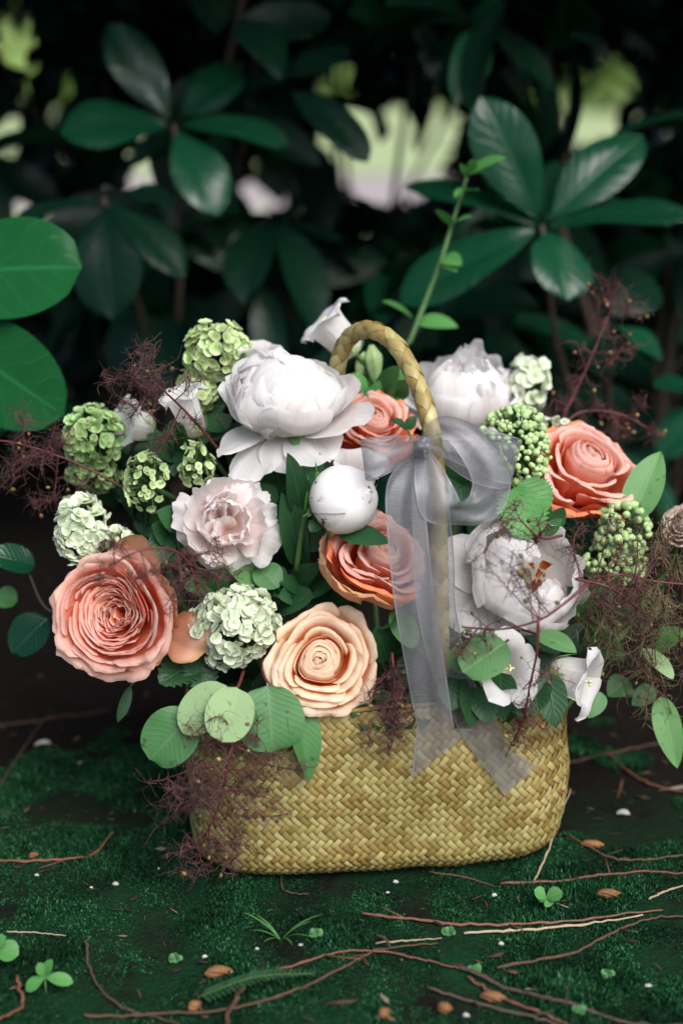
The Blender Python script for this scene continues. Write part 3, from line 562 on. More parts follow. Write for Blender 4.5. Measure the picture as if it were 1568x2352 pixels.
def hsurf(s, q, off=0.0):
    q = np.clip(q, 0, HL); a = s / HR; c = np.stack([np.interp(q, hal, hp[:, i]) for i in range(3)], -1)
    n = np.stack([np.interp(q, hal, N_[:, i]) for i in range(3)], -1); b = np.stack([np.interp(q, hal, B_[:, i]) for i in range(3)], -1)
    return c + (HR + off)[..., None] * (n * np.cos(a)[..., None] + b * np.sin(a)[..., None]) if hasattr(off, 'shape') else c + (HR + off) * (n * np.cos(a)[..., None] + b * np.sin(a)[..., None])
weave(basket, hsurf, 2 * pi * HR, 0.0, HL, 4, 0.8, 0.00065, 'plait_strip', MT['straw'], 0.98, 4)

# ------------------------------------------------------------ flowers
SH_ROUND = [(0, .16), (.15, .34), (.4, .72), (.65, .97), (.82, 1.0), (1, .9)]
SH_WIDE = [(0, .30), (.2, .6), (.5, .92), (.75, 1.0), (1, .92)]
def petal(cl, W, az, wrap=1.0, tip=0.22, tipp=2.4, ruf=0.0, jag=0.0, spiral=0.0, off=(0, 0), shape=SH_ROUND, ns=11, nt=12, seed=0, notch=0.0, tw=0.0, flat=None, lean=0.0, twist=0.0):
    """a petal grown round an axis: cl = its middle line as (radius, height); wrap 1 follows the axis, larger is flatter"""
    r_ = np.random.default_rng(seed + 991); cl = np.asarray(cl, float); fine = spline(cl, 40); tt = np.linspace(0, 1, 40)
    s = np.linspace(-1, 1, ns); t = np.linspace(0, 1, nt) ** 0.9; S, T0 = np.meshgrid(s, t)
    jn = np.interp(s, np.linspace(-1, 1, 9), r_.uniform(-1, 1, 9)) * jag + r_.uniform(-1, 1, ns) * jag * 0.6
    T = T0 * (1 - tip * np.abs(S) ** tipp - np.maximum(jn[None], 0) * T0 - notch * np.exp(-(S / 0.16) ** 2) * T0)
    r = np.interp(T, tt, fine[:, 0]); z = np.interp(T, tt, fine[:, 1])
    dr = np.interp(T, tt, np.gradient(fine[:, 0])); dz = np.interp(T, tt, np.gradient(fine[:, 1])); l = np.hypot(dr, dz) + 1e-9; nr, nz = dz / l, -dr / l
    sx = np.array(shape); w_ = W * np.interp(T0, sx[:, 0], sx[:, 1]); x = S * w_
    rc = np.maximum(np.abs(r) * wrap, 0.004) if flat is None else np.full_like(r, flat)
    th = np.clip(x / rc, -2.5, 2.5)
    rad = r - rc * (1 - np.cos(th)); tan_ = rc * np.sin(th)
    p1, p2, p3 = r_.uniform(0, 6.28, 3); f1 = r_.uniform(2.2, 3.6)
    n = ruf * T0 ** 2 * (np.sin(S * f1 * 1.5 + p1) + 0.6 * np.sin(S * f1 * 3.1 + p2 + T0 * 2) + 0.35 * np.sin(S * f1 * 6 + p3)) + ruf * 0.5 * T0 * np.sin(T0 * 5 + p2 + S)
    rad = rad + n * nr + spiral * S + lean * S * T0 * 0; z = z + n * nz + lean * S * T0
    X = rad * np.cos(az) - tan_ * np.sin(az) + off[0]; Y = rad * np.sin(az) + tan_ * np.cos(az) + off[1]
    return np.stack([X, Y, z], -1).reshape(-1, 3), grid_faces(nt, ns), np.stack([(S + 1) / 2, T0], -1).reshape(-1, 2)
def add_petal(root, mat, *a, rot=None, label=None, tilt=0.0, **k):
    V, F, U = petal(*a, **k)
    if tilt:
        q_ = np.random.default_rng(k.get('seed', 0) + 5); ax_ = Vector(q_.normal(0, 1, 3)).normalized(); rot = Matrix.Rotation(q_.normal(0, tilt), 3, ax_)
    if rot is not None: V = V @ np.array(rot).T
    wr = root.get('warp')
    if wr:
        w0, w1, w2, w3 = wr; q = V / w0; V = V + w0 * np.stack([.075 * np.sin(2.3 * q[:, 1] + w1 + q[:, 2]) + .03 * np.sin(5.1 * q[:, 1] + w2), .075 * np.sin(2.5 * q[:, 0] + w2 + .7 * q[:, 2]) + .03 * np.sin(5.7 * q[:, 0] + w3), .05 * np.sin(2.1 * q[:, 0] + w3) + .05 * np.sin(2.4 * q[:, 1] + w1)], -1)
    return mk('petal', V, F, MT[mat], root, U, label=label)
def flower(name, label, cat, px, py, Y, axis, back, group=None):
    ax = view_dir(*axis); c = P(px, py, Y); k = mpp(c)
    return thing(name, label, cat, c - ax * back * k, group, frame(ax)), k
BIN = Vector((0.02, 0.0, 0.07))                      # where the stems gather in the basket
def add_stem(root, mat='stem', r=0.0022, start=(0, 0, 0.002), to=None):
    inv = root.matrix_world.inverted(); e = inv @ (Vector(to) if to else BIN + Vector((root.location.x * 0.55, 0.0, 0.0)))
    a = TubeAcc(); d = e.length; a.tube([start, Vector((0, 0, -0.22 * d)) + e * 0.15, e], [r, r], 6, 12); a.mk('stem', MT[mat], root)
def sepals(root, n, L, W, mat, r0=0.004, z0=0.0, az0=0.3, drop=-0.3, seed=0):
    for i in range(n):
        a = az0 + i * 2 * pi / n; cl = [(r0, z0), (r0 + L * .5, z0 + L * 0.12), (r0 + L, z0 + L * drop)]
        V, F, U = petal(cl, W, a, flat=0.03, tip=0.5, shape=[(0, .5), (.3, 1), (.7, .6), (1, .1)], ns=5, nt=7, seed=seed + i)
        mk('sepal', V, F, MT[mat], root, U)
def rose(root, R, mats, seed, style='spiral', outer=5, open_=1.0, zs=1.0, guard=None, heart=None):
    """rose of radius R; mats = (outer, body)"""
    r_ = np.random.default_rng(seed); root['warp'] = [R] + [float(x) for x in r_.uniform(0, 6.28, 3)]; H = R * 1.0 * zs; g = mats[0]; b = mats[1]; k = 0
    def ring(n, cl, W, mat, az0, **kw):
        nonlocal k
        for i in range(n):
            a = az0 + i * 2 * pi / n + r_.normal(0, 0.09); f = 1 + r_.normal(0, 0.03); fz = 1 + r_.normal(0, 0.025)
            add_petal(root, mat, [(c[0] * R * f, c[1] * H * fz) for c in cl], W * R * (1 + r_.normal(0, 0.06)), a, seed=seed * 50 + k, **kw); k += 1
    o = open_
    ring(outer, [(.06, 0), (.5, .10), (.84 * o, .42), (.96 * o, .64), (1.06 * o, .70), (1.14 * o, .66)], .70, g, r_.uniform(0, 6), wrap=1.15, ruf=.045 * R, tip=.16, jag=.03, spiral=.05 * R, nt=16, ns=17, tilt=.07)
    if style == 'spiral':
        ring(5, [(.06, .02), (.46, .16), (.74, .50), (.82, .72), (.92, .82), (1.00, .80)], .64, g if guard else b, r_.uniform(0, 6), wrap=1.1, ruf=.040 * R, tip=.15, jag=.02, spiral=.06 * R, nt=16, ns=15, tilt=.08)
        ring(5, [(.05, .03), (.40, .2), (.63, .54), (.69, .78), (.79, .90), (.87, .89)], .58, b, r_.uniform(0, 6), wrap=1.05, ruf=.032 * R, tip=.14, jag=.015, spiral=.07 * R, ns=15, nt=16, tilt=.07)
        ring(4, [(.05, .04), (.36, .2), (.54, .58), (.57, .82), (.64, .93), (.71, .93)], .56, b, r_.uniform(0, 6), wrap=1.0, ruf=.026 * R, tip=.13, jag=.012, spiral=.07 * R, ns=15, nt=16, tilt=.06)
        ring(3, [(.05, .06), (.33, .2), (.47, .56), (.49, .80), (.49, .92), (.50, .96)], .56, b, r_.uniform(0, 6), ruf=.010 * R, tip=.10, spiral=.06 * R, ns=13, nt=14)
        for j, (r0, r1) in enumerate(((.44, .35), (.40, .28), (.35, .22), (.29, .15), (.225, .085), (.155, .02))):
            ring(3 if j < 5 else 2, [(.04, .08), (r0 * .7, .3), (r0, .62), (r0 * .98, .82), ((r0 + r1) / 2, .93 + .008 * j), (r1, .965 + .010 * j)], r0 * 1.35, heart or b, r_.uniform(0, 6), ruf=.012 * R, tip=.10, spiral=.05 * R, ns=13, nt=14, off=(r_.normal(0, .008) * R * j, r_.normal(0, .008) * R * j))
    else:                                    # old garden rose: cup packed with folded petals round several foci
        ring(6, [(.06, .02), (.46, .16), (.78, .52), (.86, .76), (.94, .86), (1.0, .85)], .62, b, r_.uniform(0, 6), wrap=1.1, ruf=.040 * R, tip=.15, jag=.02, spiral=.06 * R, nt=16, ns=15, tilt=.08)
        for j, rr in enumerate((.82, .77, .72, .67, .62, .575)):
            ring(4, [(.05, .05), (rr * .6, .22), (rr * .93, .60), (rr * .97, .79 - .012 * j), (rr * .995, .845 - .016 * j), (rr * 1.02, .872 - .018 * j)], .60 * rr + .06, b, r_.uniform(0, 6), ruf=.018 * R, tip=.10, jag=.012, spiral=.06 * R, ns=13, nt=14, tilt=.03)
        for j, rr in enumerate((.53, .485, .44, .395, .35, .305, .26, .215, .17, .125)):
            off = (.05 * R * sin(j * .9) + .012 * R * j, .04 * R * cos(j * 1.3))
            for i in range(4):               # pinwheel of folded petals
                a = i * pi / 2 + j * .62 + r_.normal(0, .18); top = .79 - .010 * j + r_.normal(0, .012)
                add_petal(root, b, [(rr * .7 * R, .25 * H), (rr * R * .94, .55 * H), (rr * .98 * R, (top - .06) * H), (rr * 1.01 * R, (top - .01) * H), (rr * 1.05 * R, (top + .014) * H)], (rr * 1.05 + .03) * R, a,
                          wrap=1.0 + .25 * (j > 6), ruf=.026 * R, tip=.10, jag=.012, off=off, seed=seed * 50 + k, spiral=(.085 + r_.normal(0, .02)) * R * min(1, rr * 2.4), ns=13, nt=13); k += 1
        for j in range(8):                   # loose inner folds
            a = r_.uniform(0, 6.28); rr = r_.uniform(.05, .16)
            add_petal(root, b, [(rr * .6 * R, .3 * H), (rr * R, .6 * H), (rr * 1.1 * R, .74 * H)], .13 * R, a, wrap=1.2, ruf=.05 * R, tip=.12, seed=seed * 50 + k, off=(.05 * R + r_.normal(0, .10) * R, r_.normal(0, .10) * R)); k += 1
def shell(root, mat, R, n, az0, r_, prof, W, seed, f=1.0, arc=2 * pi, **kw):
    for i in range(n):
        a = az0 + i * arc / n + r_.normal(0, 0.12); k = f * (1 + r_.normal(0, 0.05))
        add_petal(root, mat, [(c[0] * R * k, c[1] * R * k) for c in prof], W * R * (1 + r_.normal(0, .08)), a, seed=seed + i, tilt=.15, **kw)

# --- white peony on top, in profile
t_, k = flower('white_peony', 'large open white peony at the top, drooping petals under a round full head', 'peony', 646, 895, 0.005, (-0.10, 0.86, 0.50), 95)
R = 122 * k; r_ = np.random.default_rng(31); t_['warp'] = [R, 1.0, 2.2, 4.0]
GU = [(.08, .0), (.55, .06), (1.0, .16), (1.30, .20), (1.46, .12)]
for i, (a, cl, W, m) in enumerate([
        (-2.25, [(.08, -.02), (.5, -.10), (.95, -.30), (1.35, -.52)], .60, 'white'), (-1.45, [(.08, 0), (.5, -.05), (.9, -.20), (1.12, -.36)], .55, 'white'), (-0.85, [(.08, 0), (.6, .0), (1.05, -.08), (1.35, -.22)], .60, 'white'),
        (-0.30, [(.08, 0), (.7, .10), (1.3, .22), (1.72, .25)], .62, 'white'), (0.28, [(.08, .02), (.6, .15), (1.1, .42), (1.42, .70)], .62, 'white'), (0.95, [(.08, .02), (.6, .2), (1.0, .6), (1.15, 1.0)], .6, 'white'),
        (2.2, [(.08, .0), (.6, .2), (.95, .6), (1.1, 1.05)], .6, 'white'), (2.9, [(.08, .0), (.6, .1), (1.05, .4), (1.22, .8)], .55, 'white'), (-2.75, [(.08, -.02), (.6, -.02), (1.1, -.05), (1.40, -.15)], .45, 'white'), (1.6, GU, .6, 'white')]):
    add_petal(t_, m, [(c[0] * R, c[1] * R) for c in cl], W * R, a, flat=R * 1.1, ruf=.045 * R, tip=.20, jag=.015, seed=310 + i, ns=13, nt=14)
LOW = [(.08, .0), (.62, .10), (1.02, .42), (1.10, .66), (1.12, .80)]
shell(t_, 'white', R, 5, -2.6, r_, LOW, .72, 340, wrap=1.1, ruf=.04 * R, tip=.18, jag=.02, ns=13, nt=14)
DOME = [(.08, .02), (.74, .16), (1.06, .54), (1.0, .90), (.68, 1.16), (.36, 1.27)]
shell(t_, 'white', R, 7, -1.9, r_, DOME, .62, 350, f=.93, arc=5.4, wrap=1.1, ruf=.045 * R, tip=.18, jag=.03, ns=13, nt=14)
shell(t_, 'white', R, 6, -1.2, r_, DOME, .60, 360, f=.84, wrap=1.05, ruf=.05 * R, tip=.16, jag=.04, ns=13, nt=14)
shell(t_, 'white', R, 6, -0.4, r_, [(.08, .02), (.6, .2), (.88, .6), (.86, 1.0), (.60, 1.28), (.40, 1.38)], .55, 370, f=.88, ruf=.06 * R, tip=.15, jag=.05, ns=13, nt=14)
shell(t_, 'blush', R, 8, 0.3, r_, [(.08, .02), (.4, .2), (.58, .6), (.55, 1.05), (.42, 1.28)], .34, 380, f=.95, ruf=.06 * R, tip=.15, jag=.06)
shell(t_, 'blush', R, 7, 0.3, r_, [(.05, .02), (.22, .2), (.32, .6), (.30, 1.1), (.2, 1.3)], .26, 390, f=.98, ruf=.05 * R, tip=.15, jag=.06)
for i, (a, f, z) in enumerate([(-1.7, 1.0, 1.30), (-.4, .98, 1.36), (.9, .96, 1.40), (2.3, .95, 1.36), (-2.6, .9, 1.42), (0.2, .86, 1.46)]):   # petals closing over the top
    add_petal(t_, 'white', [(.1 * R, .05 * R), (.66 * f * R, .5 * R), (.88 * f * R, .9 * R), (.58 * f * R, (z - .14) * R), (.05 * R, z * R)], .66 * R, a, wrap=1.25, ruf=.06 * R, tip=.22, jag=.03, seed=386 + i, ns=13, nt=14, tilt=.08)
for i in range(9):      # narrow folded petals showing in the open left side
    add_petal(t_, 'blush', [(.3 * R, .1 * R), (.85 * R, .35 * R), (.95 * R, .75 * R), (.80 * R, (1.0 + .05 * (i % 3)) * R)], .17 * R, pi - 0.75 + i * .17, wrap=.8, ruf=.05 * R, tip=.25, seed=395 + i)
sepals(t_, 4, .03, .010, 'calyx', z0=-.002, drop=-.4, seed=3); add_stem(t_)

# --- white peony at the back right
t_, k = flower('white_peony', 'full white ruffled peony at the back, right of the handle', 'peony', 1075, 905, 0.10, (0.05, 0.80, 0.60), 75)
R = 105 * k; r_ = np.random.default_rng(41); t_['warp'] = [R, 3.0, .2, 2.0]
shell(t_, 'white', R, 8, 0.0, r_, GU, .62, 410, f=1.0, flat=R * 1.2, ruf=.06 * R, tip=.2, jag=.03)
shell(t_, 'white', R, 8, .4, r_, [(.08, 0), (.7, .12), (1.1, .5), (1.12, .9), (1.05, 1.1)], .55, 420, f=.98, ruf=.06 * R, tip=.2, jag=.05)
for q, (f, n) in enumerate([(.9, 8), (.78, 8), (.64, 8), (.5, 7), (.36, 6)]):
    shell(t_, 'white' if q < 4 else 'blush', R, n, .3 + q, r_, [(.08, .02), (.7, .2), (1.0, .6), (.97, 1.05), (.72, 1.28 + .35 * (1 - f)), (.48, 1.40 + .5 * (1 - f))], .58, 430 + q * 10, f=f, ruf=.06 * R, tip=.18, jag=.06)
for i in range(16):
    add_petal(t_, 'white', [(.1 * R, .2 * R), (.30 * R, .8 * R), (.36 * R, 1.2 * R), (.30 * R, (1.35 + .25 * r_.uniform()) * R)], .26 * R, r_.uniform(0, 6.28), ruf=.07 * R, tip=.2, jag=.07, seed=455 + i, off=(r_.normal(0, .22) * R, r_.normal(0, .22) * R))
add_petal(t_, 'white', [(.1 * R, 0), (.8 * R, .1 * R), (1.4 * R, .2 * R), (1.72 * R, .3 * R)], .42 * R, pi + .2, flat=R, ruf=.05 * R, seed=477); add_petal(t_, 'white', [(.1 * R, 0), (.8 * R, .2 * R), (1.3 * R, .5 * R), (1.5 * R, .8 * R)], .42 * R, pi - .15, flat=R, ruf=.05 * R, seed=478)
add_stem(t_)

# --- small blush peony at left
t_, k = flower('blush_peony', 'small loose pale pink peony with ragged petals above the green ball flower', 'peony', 520, 1200, -0.03, (0.08, 0.12, 0.98), 22)
R = 105 * k; r_ = np.random.default_rng(51); t_['warp'] = [R, 3.0, 5.2, 1.0]
for i, (a, L, W, z) in enumerate([(-.55, 1.25, .55, .06), (-1.35, 1.02, .55, .04), (-2.1, 1.05, .42, .02), (0.12, 1.18, .36, .10), (.68, 1.12, .36, .18), (1.15, 1.0, .32, .3), (1.75, 1.05, .36, .2), (2.35, .98, .42, .15), (2.95, 1.15, .48, .1), (-2.75, 1.2, .5, .05)]):
    add_petal(t_, 'blush' if 4 < i < 9 else 'white', [(.05 * R, 0), (L * .45 * R, (z + .05) * R), (L * .8 * R, (z + .12) * R), (L * R, (z + .02) * R)], W * R, a, flat=R * 1.0 * (-1 if i % 4 == 0 else 1), ruf=.06 * R, tip=.24, jag=.05 if i % 3 == 1 else .015, seed=510 + i, ns=13, nt=13)
shell(t_, 'blush', R, 7, .2, r_, [(.05, .05), (.4, .15), (.72, .42), (.84, .66), (.86, .74)], .46, 530, ruf=.045 * R, tip=.22, jag=.02, wrap=1.1)
shell(t_, 'blush', R, 6, .9, r_, [(.05, .05), (.3, .2), (.5, .5), (.55, .8), (.5, .9)], .42, 540, ruf=.045 * R, tip=.22, jag=.03, wrap=1.1)
for i in range(12):
    add_petal(t_, 'blush', [(.05 * R, .1 * R), (.15 * R, .45 * R), (.26 * R, (.72 + .28 * r_.uniform()) * R)], .30 * R, r_.uniform(0, 6.28), wrap=1.8, ruf=.035 * R, tip=.25, jag=.015, seed=550 + i, off=(r_.normal(-.05, .17) * R, r_.normal(.08, .17) * R))
add_stem(t_)

# --- closed bud
t_, k = flower('peony_bud', 'round closed white peony bud with brown specks beside the ribbon', 'flower bud', 795, 1145, -0.055, (0.62, 0.12, 0.60), 78)
R = 75 * k; BUDP = [(.10, .0), (.62, .08), (1.0, .60), (.98, 1.15), (.66, 1.66), (.0, 1.92)]
for i, (a, W, f, sp_) in enumerate([(-1.15, 1.0, 1.04, .0), (1.3, .95, 1.025, .0), (2.9, .9, 1.02, .0), (-.1, 1.6, .985, .0), (2.0, 1.6, .975, .0), (-2.2, 1.6, .98, .0)]):
    add_petal(t_, 'bud', [(c[0] * R * f, c[1] * R * f) for c in BUDP], W * R, a, wrap=1.0, tip=.13, ruf=.008 * R, jag=.02, seed=600 + i, ns=21, nt=16, shape=SH_WIDE, spiral=sp_ * R)
add_petal(t_, 'bud', [(.6 * R, .3 * R), (1.02 * R, .85 * R), (1.04 * R, 1.25 * R), (.90 * R, 1.62 * R)], .50 * R, -.75, ruf=.015 * R, tip=.16, seed=611, spiral=.03 * R)
sepals(t_, 4, .026, .010, 'calyx', r0=.004, z0=.001, az0=.5, drop=.25, seed=9)
add_leaf(t_, P(775, 1222, -0.05), P(895, 1248, -0.075), 0.016, view_dir(0, .4, .9), 'leaf_peony', label='narrow green leaf under the bud', prof='lance', bend=.5, fold=.2)
add_leaf(t_, P(745, 1190, -0.05), P(712, 1222, -0.06), 0.011, view_dir(-.2, .3, .9), 'leaf_peony', label='small green leaf left of the bud', prof='wide', bend=.5, fold=.25)
add_stem(t_, to=P(680, 1310, -0.03))

# --- white peony lower right, open cup with red and yellow heart
t_, k = flower('white_peony', 'white cupped peony at lower right, open to a red and yellow heart', 'peony', 1195, 1330, -0.05, (0.10, 0.16, 0.98), 62)
R = 118 * k; r_ = np.random.default_rng(71); t_['warp'] = [R, 2.0, 1.2, 3.0]
for i, (a, L, W, z) in enumerate([(2.75, 1.62, .62, .06), (-2.75, 1.65, .66, .0), (-2.25, 1.45, .60, .0), (-1.35, 1.12, .50, -.05), (-.75, 1.22, .5, .02), (2.1, 1.35, .5, .05), (1.5, 1.15, .5, .1), (.4, 1.2, .5, .1)]):
    add_petal(t_, 'white', [(.06 * R, 0), (L * .45 * R, (z + .03) * R), (L * .8 * R, (z + .15) * R), (L * R, (z + .18) * R)], W * R, a, flat=R * 1.3, ruf=.05 * R, tip=.2, jag=.02, seed=700 + i, ns=13, nt=14)
CUP = [(.06, .0), (.7, .10), (1.03, .50), (1.02, .86), (.86, 1.05)]
shell(t_, 'white', R, 6, 2.2, r_, CUP, .70, 720, f=.98, arc=4.6, wrap=1.05, ruf=.04 * R, tip=.15, jag=.03, ns=15, nt=15)
for i, (a, f, W) in enumerate([(.15, 1.08, .62), (.75, 1.12, .66), (-.45, 1.04, .6)]):
    add_petal(t_, 'white', [(c[0] * R * f, c[1] * R * f) for c in [(.06, .0), (.65, .1), (1.0, .40), (1.08, .72), (1.06, .98)]], W * R, a, wrap=1.1, ruf=.05 * R, tip=.16, jag=.04, seed=735 + i, ns=15, nt=15)
IN = [(.06, .0), (.60, .12), (.88, .50), (.74, .92), (.40, 1.15)]
shell(t_, 'white', R, 5, 2.0, r_, IN, .62, 740, arc=4.0, wrap=1.0, ruf=.05 * R, tip=.14, jag=.03, ns=15, nt=15)
shell(t_, 'white', R, 4, 2.4, r_, [(.06, .0), (.5, .12), (.72, .5), (.6, .95), (.25, 1.18)], .55, 750, arc=3.6, wrap=1.0, ruf=.06 * R, tip=.14, jag=.04, ns=15, nt=15)
for i in range(4):
    add_petal(t_, 'white', [(.0, .3 * R), (.2 * R, .7 * R), (.34 * R, 1.0 * R), (.30 * R, 1.2 * R)], .3 * R, 2.2 + i * .6, ruf=.05 * R, seed=760 + i, off=(-.18 * R, .02 * R))
for i in range(12):
    add_petal(t_, 'stamen', [(.05 * R, .15 * R), (.12 * R, .4 * R), (.16 * R, (.55 + .25 * r_.uniform()) * R)], .085 * R, r_.uniform(0, 6.28), ruf=.05 * R, tip=.3, seed=770 + i, off=((.32 + r_.normal(0, .10)) * R, (-.05 + r_.normal(0, .24)) * R))
add_stem(t_)

# --- roses
t_, k = flower('pink_rose', 'big pink peach garden rose, fully packed swirl, at lower left', 'rose', 252, 1418, -0.065, (-0.22, 0.10, 0.97), 105)
R = 134 * k; rose(t_, R, ('pink_rose', 'pink_rose'), 81, 'garden', outer=6, zs=.98)
for i, (a, cl, W) in enumerate([(1.05, [(.1, .0), (.6, .05), (1.02, .36), (1.30, .72), (1.46, 1.0)], .66), (.45, [(.1, .0), (.6, .0), (1.05, .30), (1.26, .66), (1.34, .9)], .60)]):
    add_petal(t_, 'pink_guard', [(c[0] * R, c[1] * R) for c in cl], W * R, a, flat=R * 1.0, ruf=.04 * R, tip=.2, jag=.01, seed=820 + i, label='upright outer petal behind the rose', ns=13, nt=14)
add_petal(t_, 'pink_guard', [(.5 * R, .0), (1.0 * R, .22 * R), (1.4 * R, .42 * R), (1.72 * R, .34 * R)], .50 * R, -.22, flat=R * .6, ruf=.06 * R, tip=.12, jag=.04, seed=828, label='drooping brownish outer petal', ns=13, nt=14)
add_petal(t_, 'pink_guard', [(.1 * R, .0), (.6 * R, .05 * R), (.98 * R, .35 * R), (1.12 * R, .6 * R)], .55 * R, -1.05, flat=R * 1.0, ruf=.03 * R, seed=829)
add_petal(t_, 'pink_guard', [(.1 * R, .0), (.6 * R, .05 * R), (1.0 * R, .35 * R), (1.12 * R, .55 * R)], .55 * R, -2.0, flat=R * 1.0, ruf=.03 * R, seed=830)
sepals(t_, 5, .03, .006, 'calyx', z0=-.002, drop=-.2, seed=5); add_stem(t_)

t_, k = flower('cream_rose', 'cream peach rose with a spiral heart at the front, over the basket rim', 'rose', 742, 1522, -0.085, (-0.02, 0.22, 0.97), 90)
R = 112 * k; rose(t_, R, ('cream_rose', 'cream_rose'), 92, 'spiral', outer=5, open_=1.04, zs=.86, heart='cream_bud')
for i, (a, L, W, z) in enumerate([(.55, 1.2, .5, .30), (-.1, 1.12, .5, .28), (-.75, 1.22, .34, .1), (1.75, 1.25, .30, .15), (2.2, 1.30, .36, .1)]):
    add_petal(t_, 'cream_guard', [(.1 * R, .0), (L * .5 * R, z * .4 * R), (L * .85 * R, z * R), (L * R, (z + .05) * R)], W * R, a, flat=R, ruf=.06 * R, tip=.2, jag=.04, seed=930 + i)
sepals(t_, 5, .03, .006, 'calyx', z0=-.002, drop=-.2, seed=6); add_stem(t_)

t_, k = flower('coral_rose', 'coral rose with a pale heart at the right, seen from the side', 'rose', 1334, 1096, 0.03, (0.20, 0.60, 0.77), 95)
R = 114 * k; rose(t_, R, ('coral_guard', 'coral_rose'), 103, 'spiral', outer=6, zs=1.5, open_=1.08)
for i, (a, cl) in enumerate([(-1.2, [(.1, .0), (.62, .15), (.88, .7), (1.0, 1.05)]), (-2.0, [(.1, .0), (.65, .15), (.95, .7), (1.12, 1.1)]), (-.4, [(.1, .0), (.7, .2), (1.0, .7), (1.38, 1.05)])]):
    add_petal(t_, 'coral_guard', [(c[0] * R, c[1] * R) for c in cl], .66 * R, a, wrap=1.15, ruf=.04 * R, tip=.25, jag=.02, seed=1030 + i, ns=13, nt=14)
sepals(t_, 5, .03, .006, 'calyx', z0=-.002, drop=-.2, seed=7); add_stem(t_)

t_, k = flower('coral_rose', 'half open coral rose under the white bud, partly behind the ribbon', 'rose', 872, 1290, -0.045, (0.34, 0.60, 0.72), 80)
R = 106 * k; rose(t_, R, ('coral_guard', 'coral_rose'), 114, 'spiral', outer=5, zs=1.25)
for i, (a, cl, m) in enumerate([(pi + .15, [(.1, .0), (.7, .1), (1.15, .45), (1.35, .95), (1.42, 1.1)], 'cream_guard'), (-1.9, [(.1, .0), (.7, .1), (1.08, .45), (1.15, .75), (1.32, .85)], 'pink_guard'), (-1.2, [(.1, .0), (.7, .1), (1.0, .45), (1.12, .85), (1.10, .95)], 'coral_guard'), (-2.5, [(.1, .0), (.7, .1), (1.15, .4), (1.28, .8), (1.4, .9)], 'pink_guard')]):
    add_petal(t_, m, [(c[0] * R, c[1] * R) for c in cl], .66 * R, a, wrap=1.2, ruf=.04 * R, tip=.2, jag=.03, seed=1130 + i, ns=13, nt=14)
add_stem(t_)

t_, k = flower('coral_rose', 'coral rose tucked behind the big white peony and the bow', 'rose', 858, 968, 0.05, (0.05, 0.60, 0.80), 60)
R = 80 * k; rose(t_, R, ('coral_guard', 'coral_rose'), 125, 'spiral', outer=5, zs=1.1)
for i, a in enumerate((-2.3, -1.5, -.5)):
    add_petal(t_, 'coral_guard', [(.1 * R, 0), (.8 * R, .05 * R), (1.3 * R, .35 * R), (1.55 * R, .6 * R)], .6 * R, a, flat=R, ruf=.05 * R, seed=1250 + i)
add_stem(t_)

t_, k = flower('faded_rose', 'faded brownish cream rose bud cut off at the right edge', 'rose', 1566, 1205, -0.01, (-0.1, 0.5, 0.85), 40)
R = 46 * k; rose(t_, R, ('faded', 'faded'), 136, 'spiral', outer=5, zs=1.2); add_stem(t_)

# --- bellflowers
def bell(name, label, px, py, Y, axis, L, Rm, back=0.0, lobes=5, flare=.5, seed=0, mat='white', green='bell_green', style=True, stem_to=None):
    t, k = flower(name, label, 'bellflower', px, py, Y, axis, back, None); L *= k; Rm *= k
    prof = spline([(.16, 0), (.52, .06), (.72, .25), (.78, .55), (.86, .78), (1.0, .92)], 12); r_ = np.random.default_rng(seed)
    for i in range(lobes):
        a = i * 2 * pi / lobes + .3; hw = pi / lobes * 1.04; s = np.linspace(-1, 1, 9); V = []; nt = 17
        for j in range(nt):
            q = j / (nt - 1)
            if q < .72: r = np.interp(q / .72, np.linspace(0, 1, 12), prof[:, 0]); z = np.interp(q / .72, np.linspace(0, 1, 12), prof[:, 1]); wd = 1.0; fl = 0.0
            else:
                f = (q - .72) / .28; r = 1.0 + flare * f; z = .92 + (.22 - .30 * f) * f; wd = math.sqrt(max(1 - f ** 2.4, 0.0)); fl = f
            for e in s:
                th = e * hw * (1 if fl == 0 else wd * (1 - .12 * fl)); rr = r * (1 + .05 * abs(e) ** 2 * (q > .2) - .06 * (1 - abs(e)) * (q > .2) * (fl == 0)) + .04 * fl * sin(e * 4 + seed + i)
                V.append((rr * Rm * cos(a + th), rr * Rm * sin(a + th), z * L + .05 * L * fl * cos(e * 3 + i)))
        U = [((e + 1) / 2, j / (nt - 1)) for j in range(nt) for e in s]
        mk('petal', V, grid_faces(nt, 9), MT[mat], t, U)
    for i in range(5):
        a = i * 2 * pi / 5; cl = [(.12 * Rm, -.02 * L), (.62 * Rm, .06 * L), (.86 * Rm, .32 * L), (.98 * Rm, .55 * L)]
        V, F, U = petal(cl, .26 * Rm, a, wrap=1.1, shape=[(0, .8), (.3, 1), (.7, .6), (1, .06)], ns=5, nt=8, seed=seed + i); mk('sepal', V, F, MT[green], t, U)
    if style:
        a = TubeAcc(); a.tube([(0, 0, .05 * L), (.02 * Rm, 0, .6 * L), (.05 * Rm, 0, .88 * L)], [.06 * Rm, .05 * Rm], 6)
        for i in range(3): a.tube([(.05 * Rm, 0, .87 * L), (.05 * Rm + .09 * Rm * cos(i * 2.1), .09 * Rm * sin(i * 2.1), .94 * L), (.05 * Rm + .14 * Rm * cos(i * 2.1), .14 * Rm * sin(i * 2.1), .90 * L)], [.045 * Rm, .035 * Rm], 5, 6)
        a.mk('style', MT['style'], t)
    add_stem(t, 'stem', .0018, to=stem_to); return t
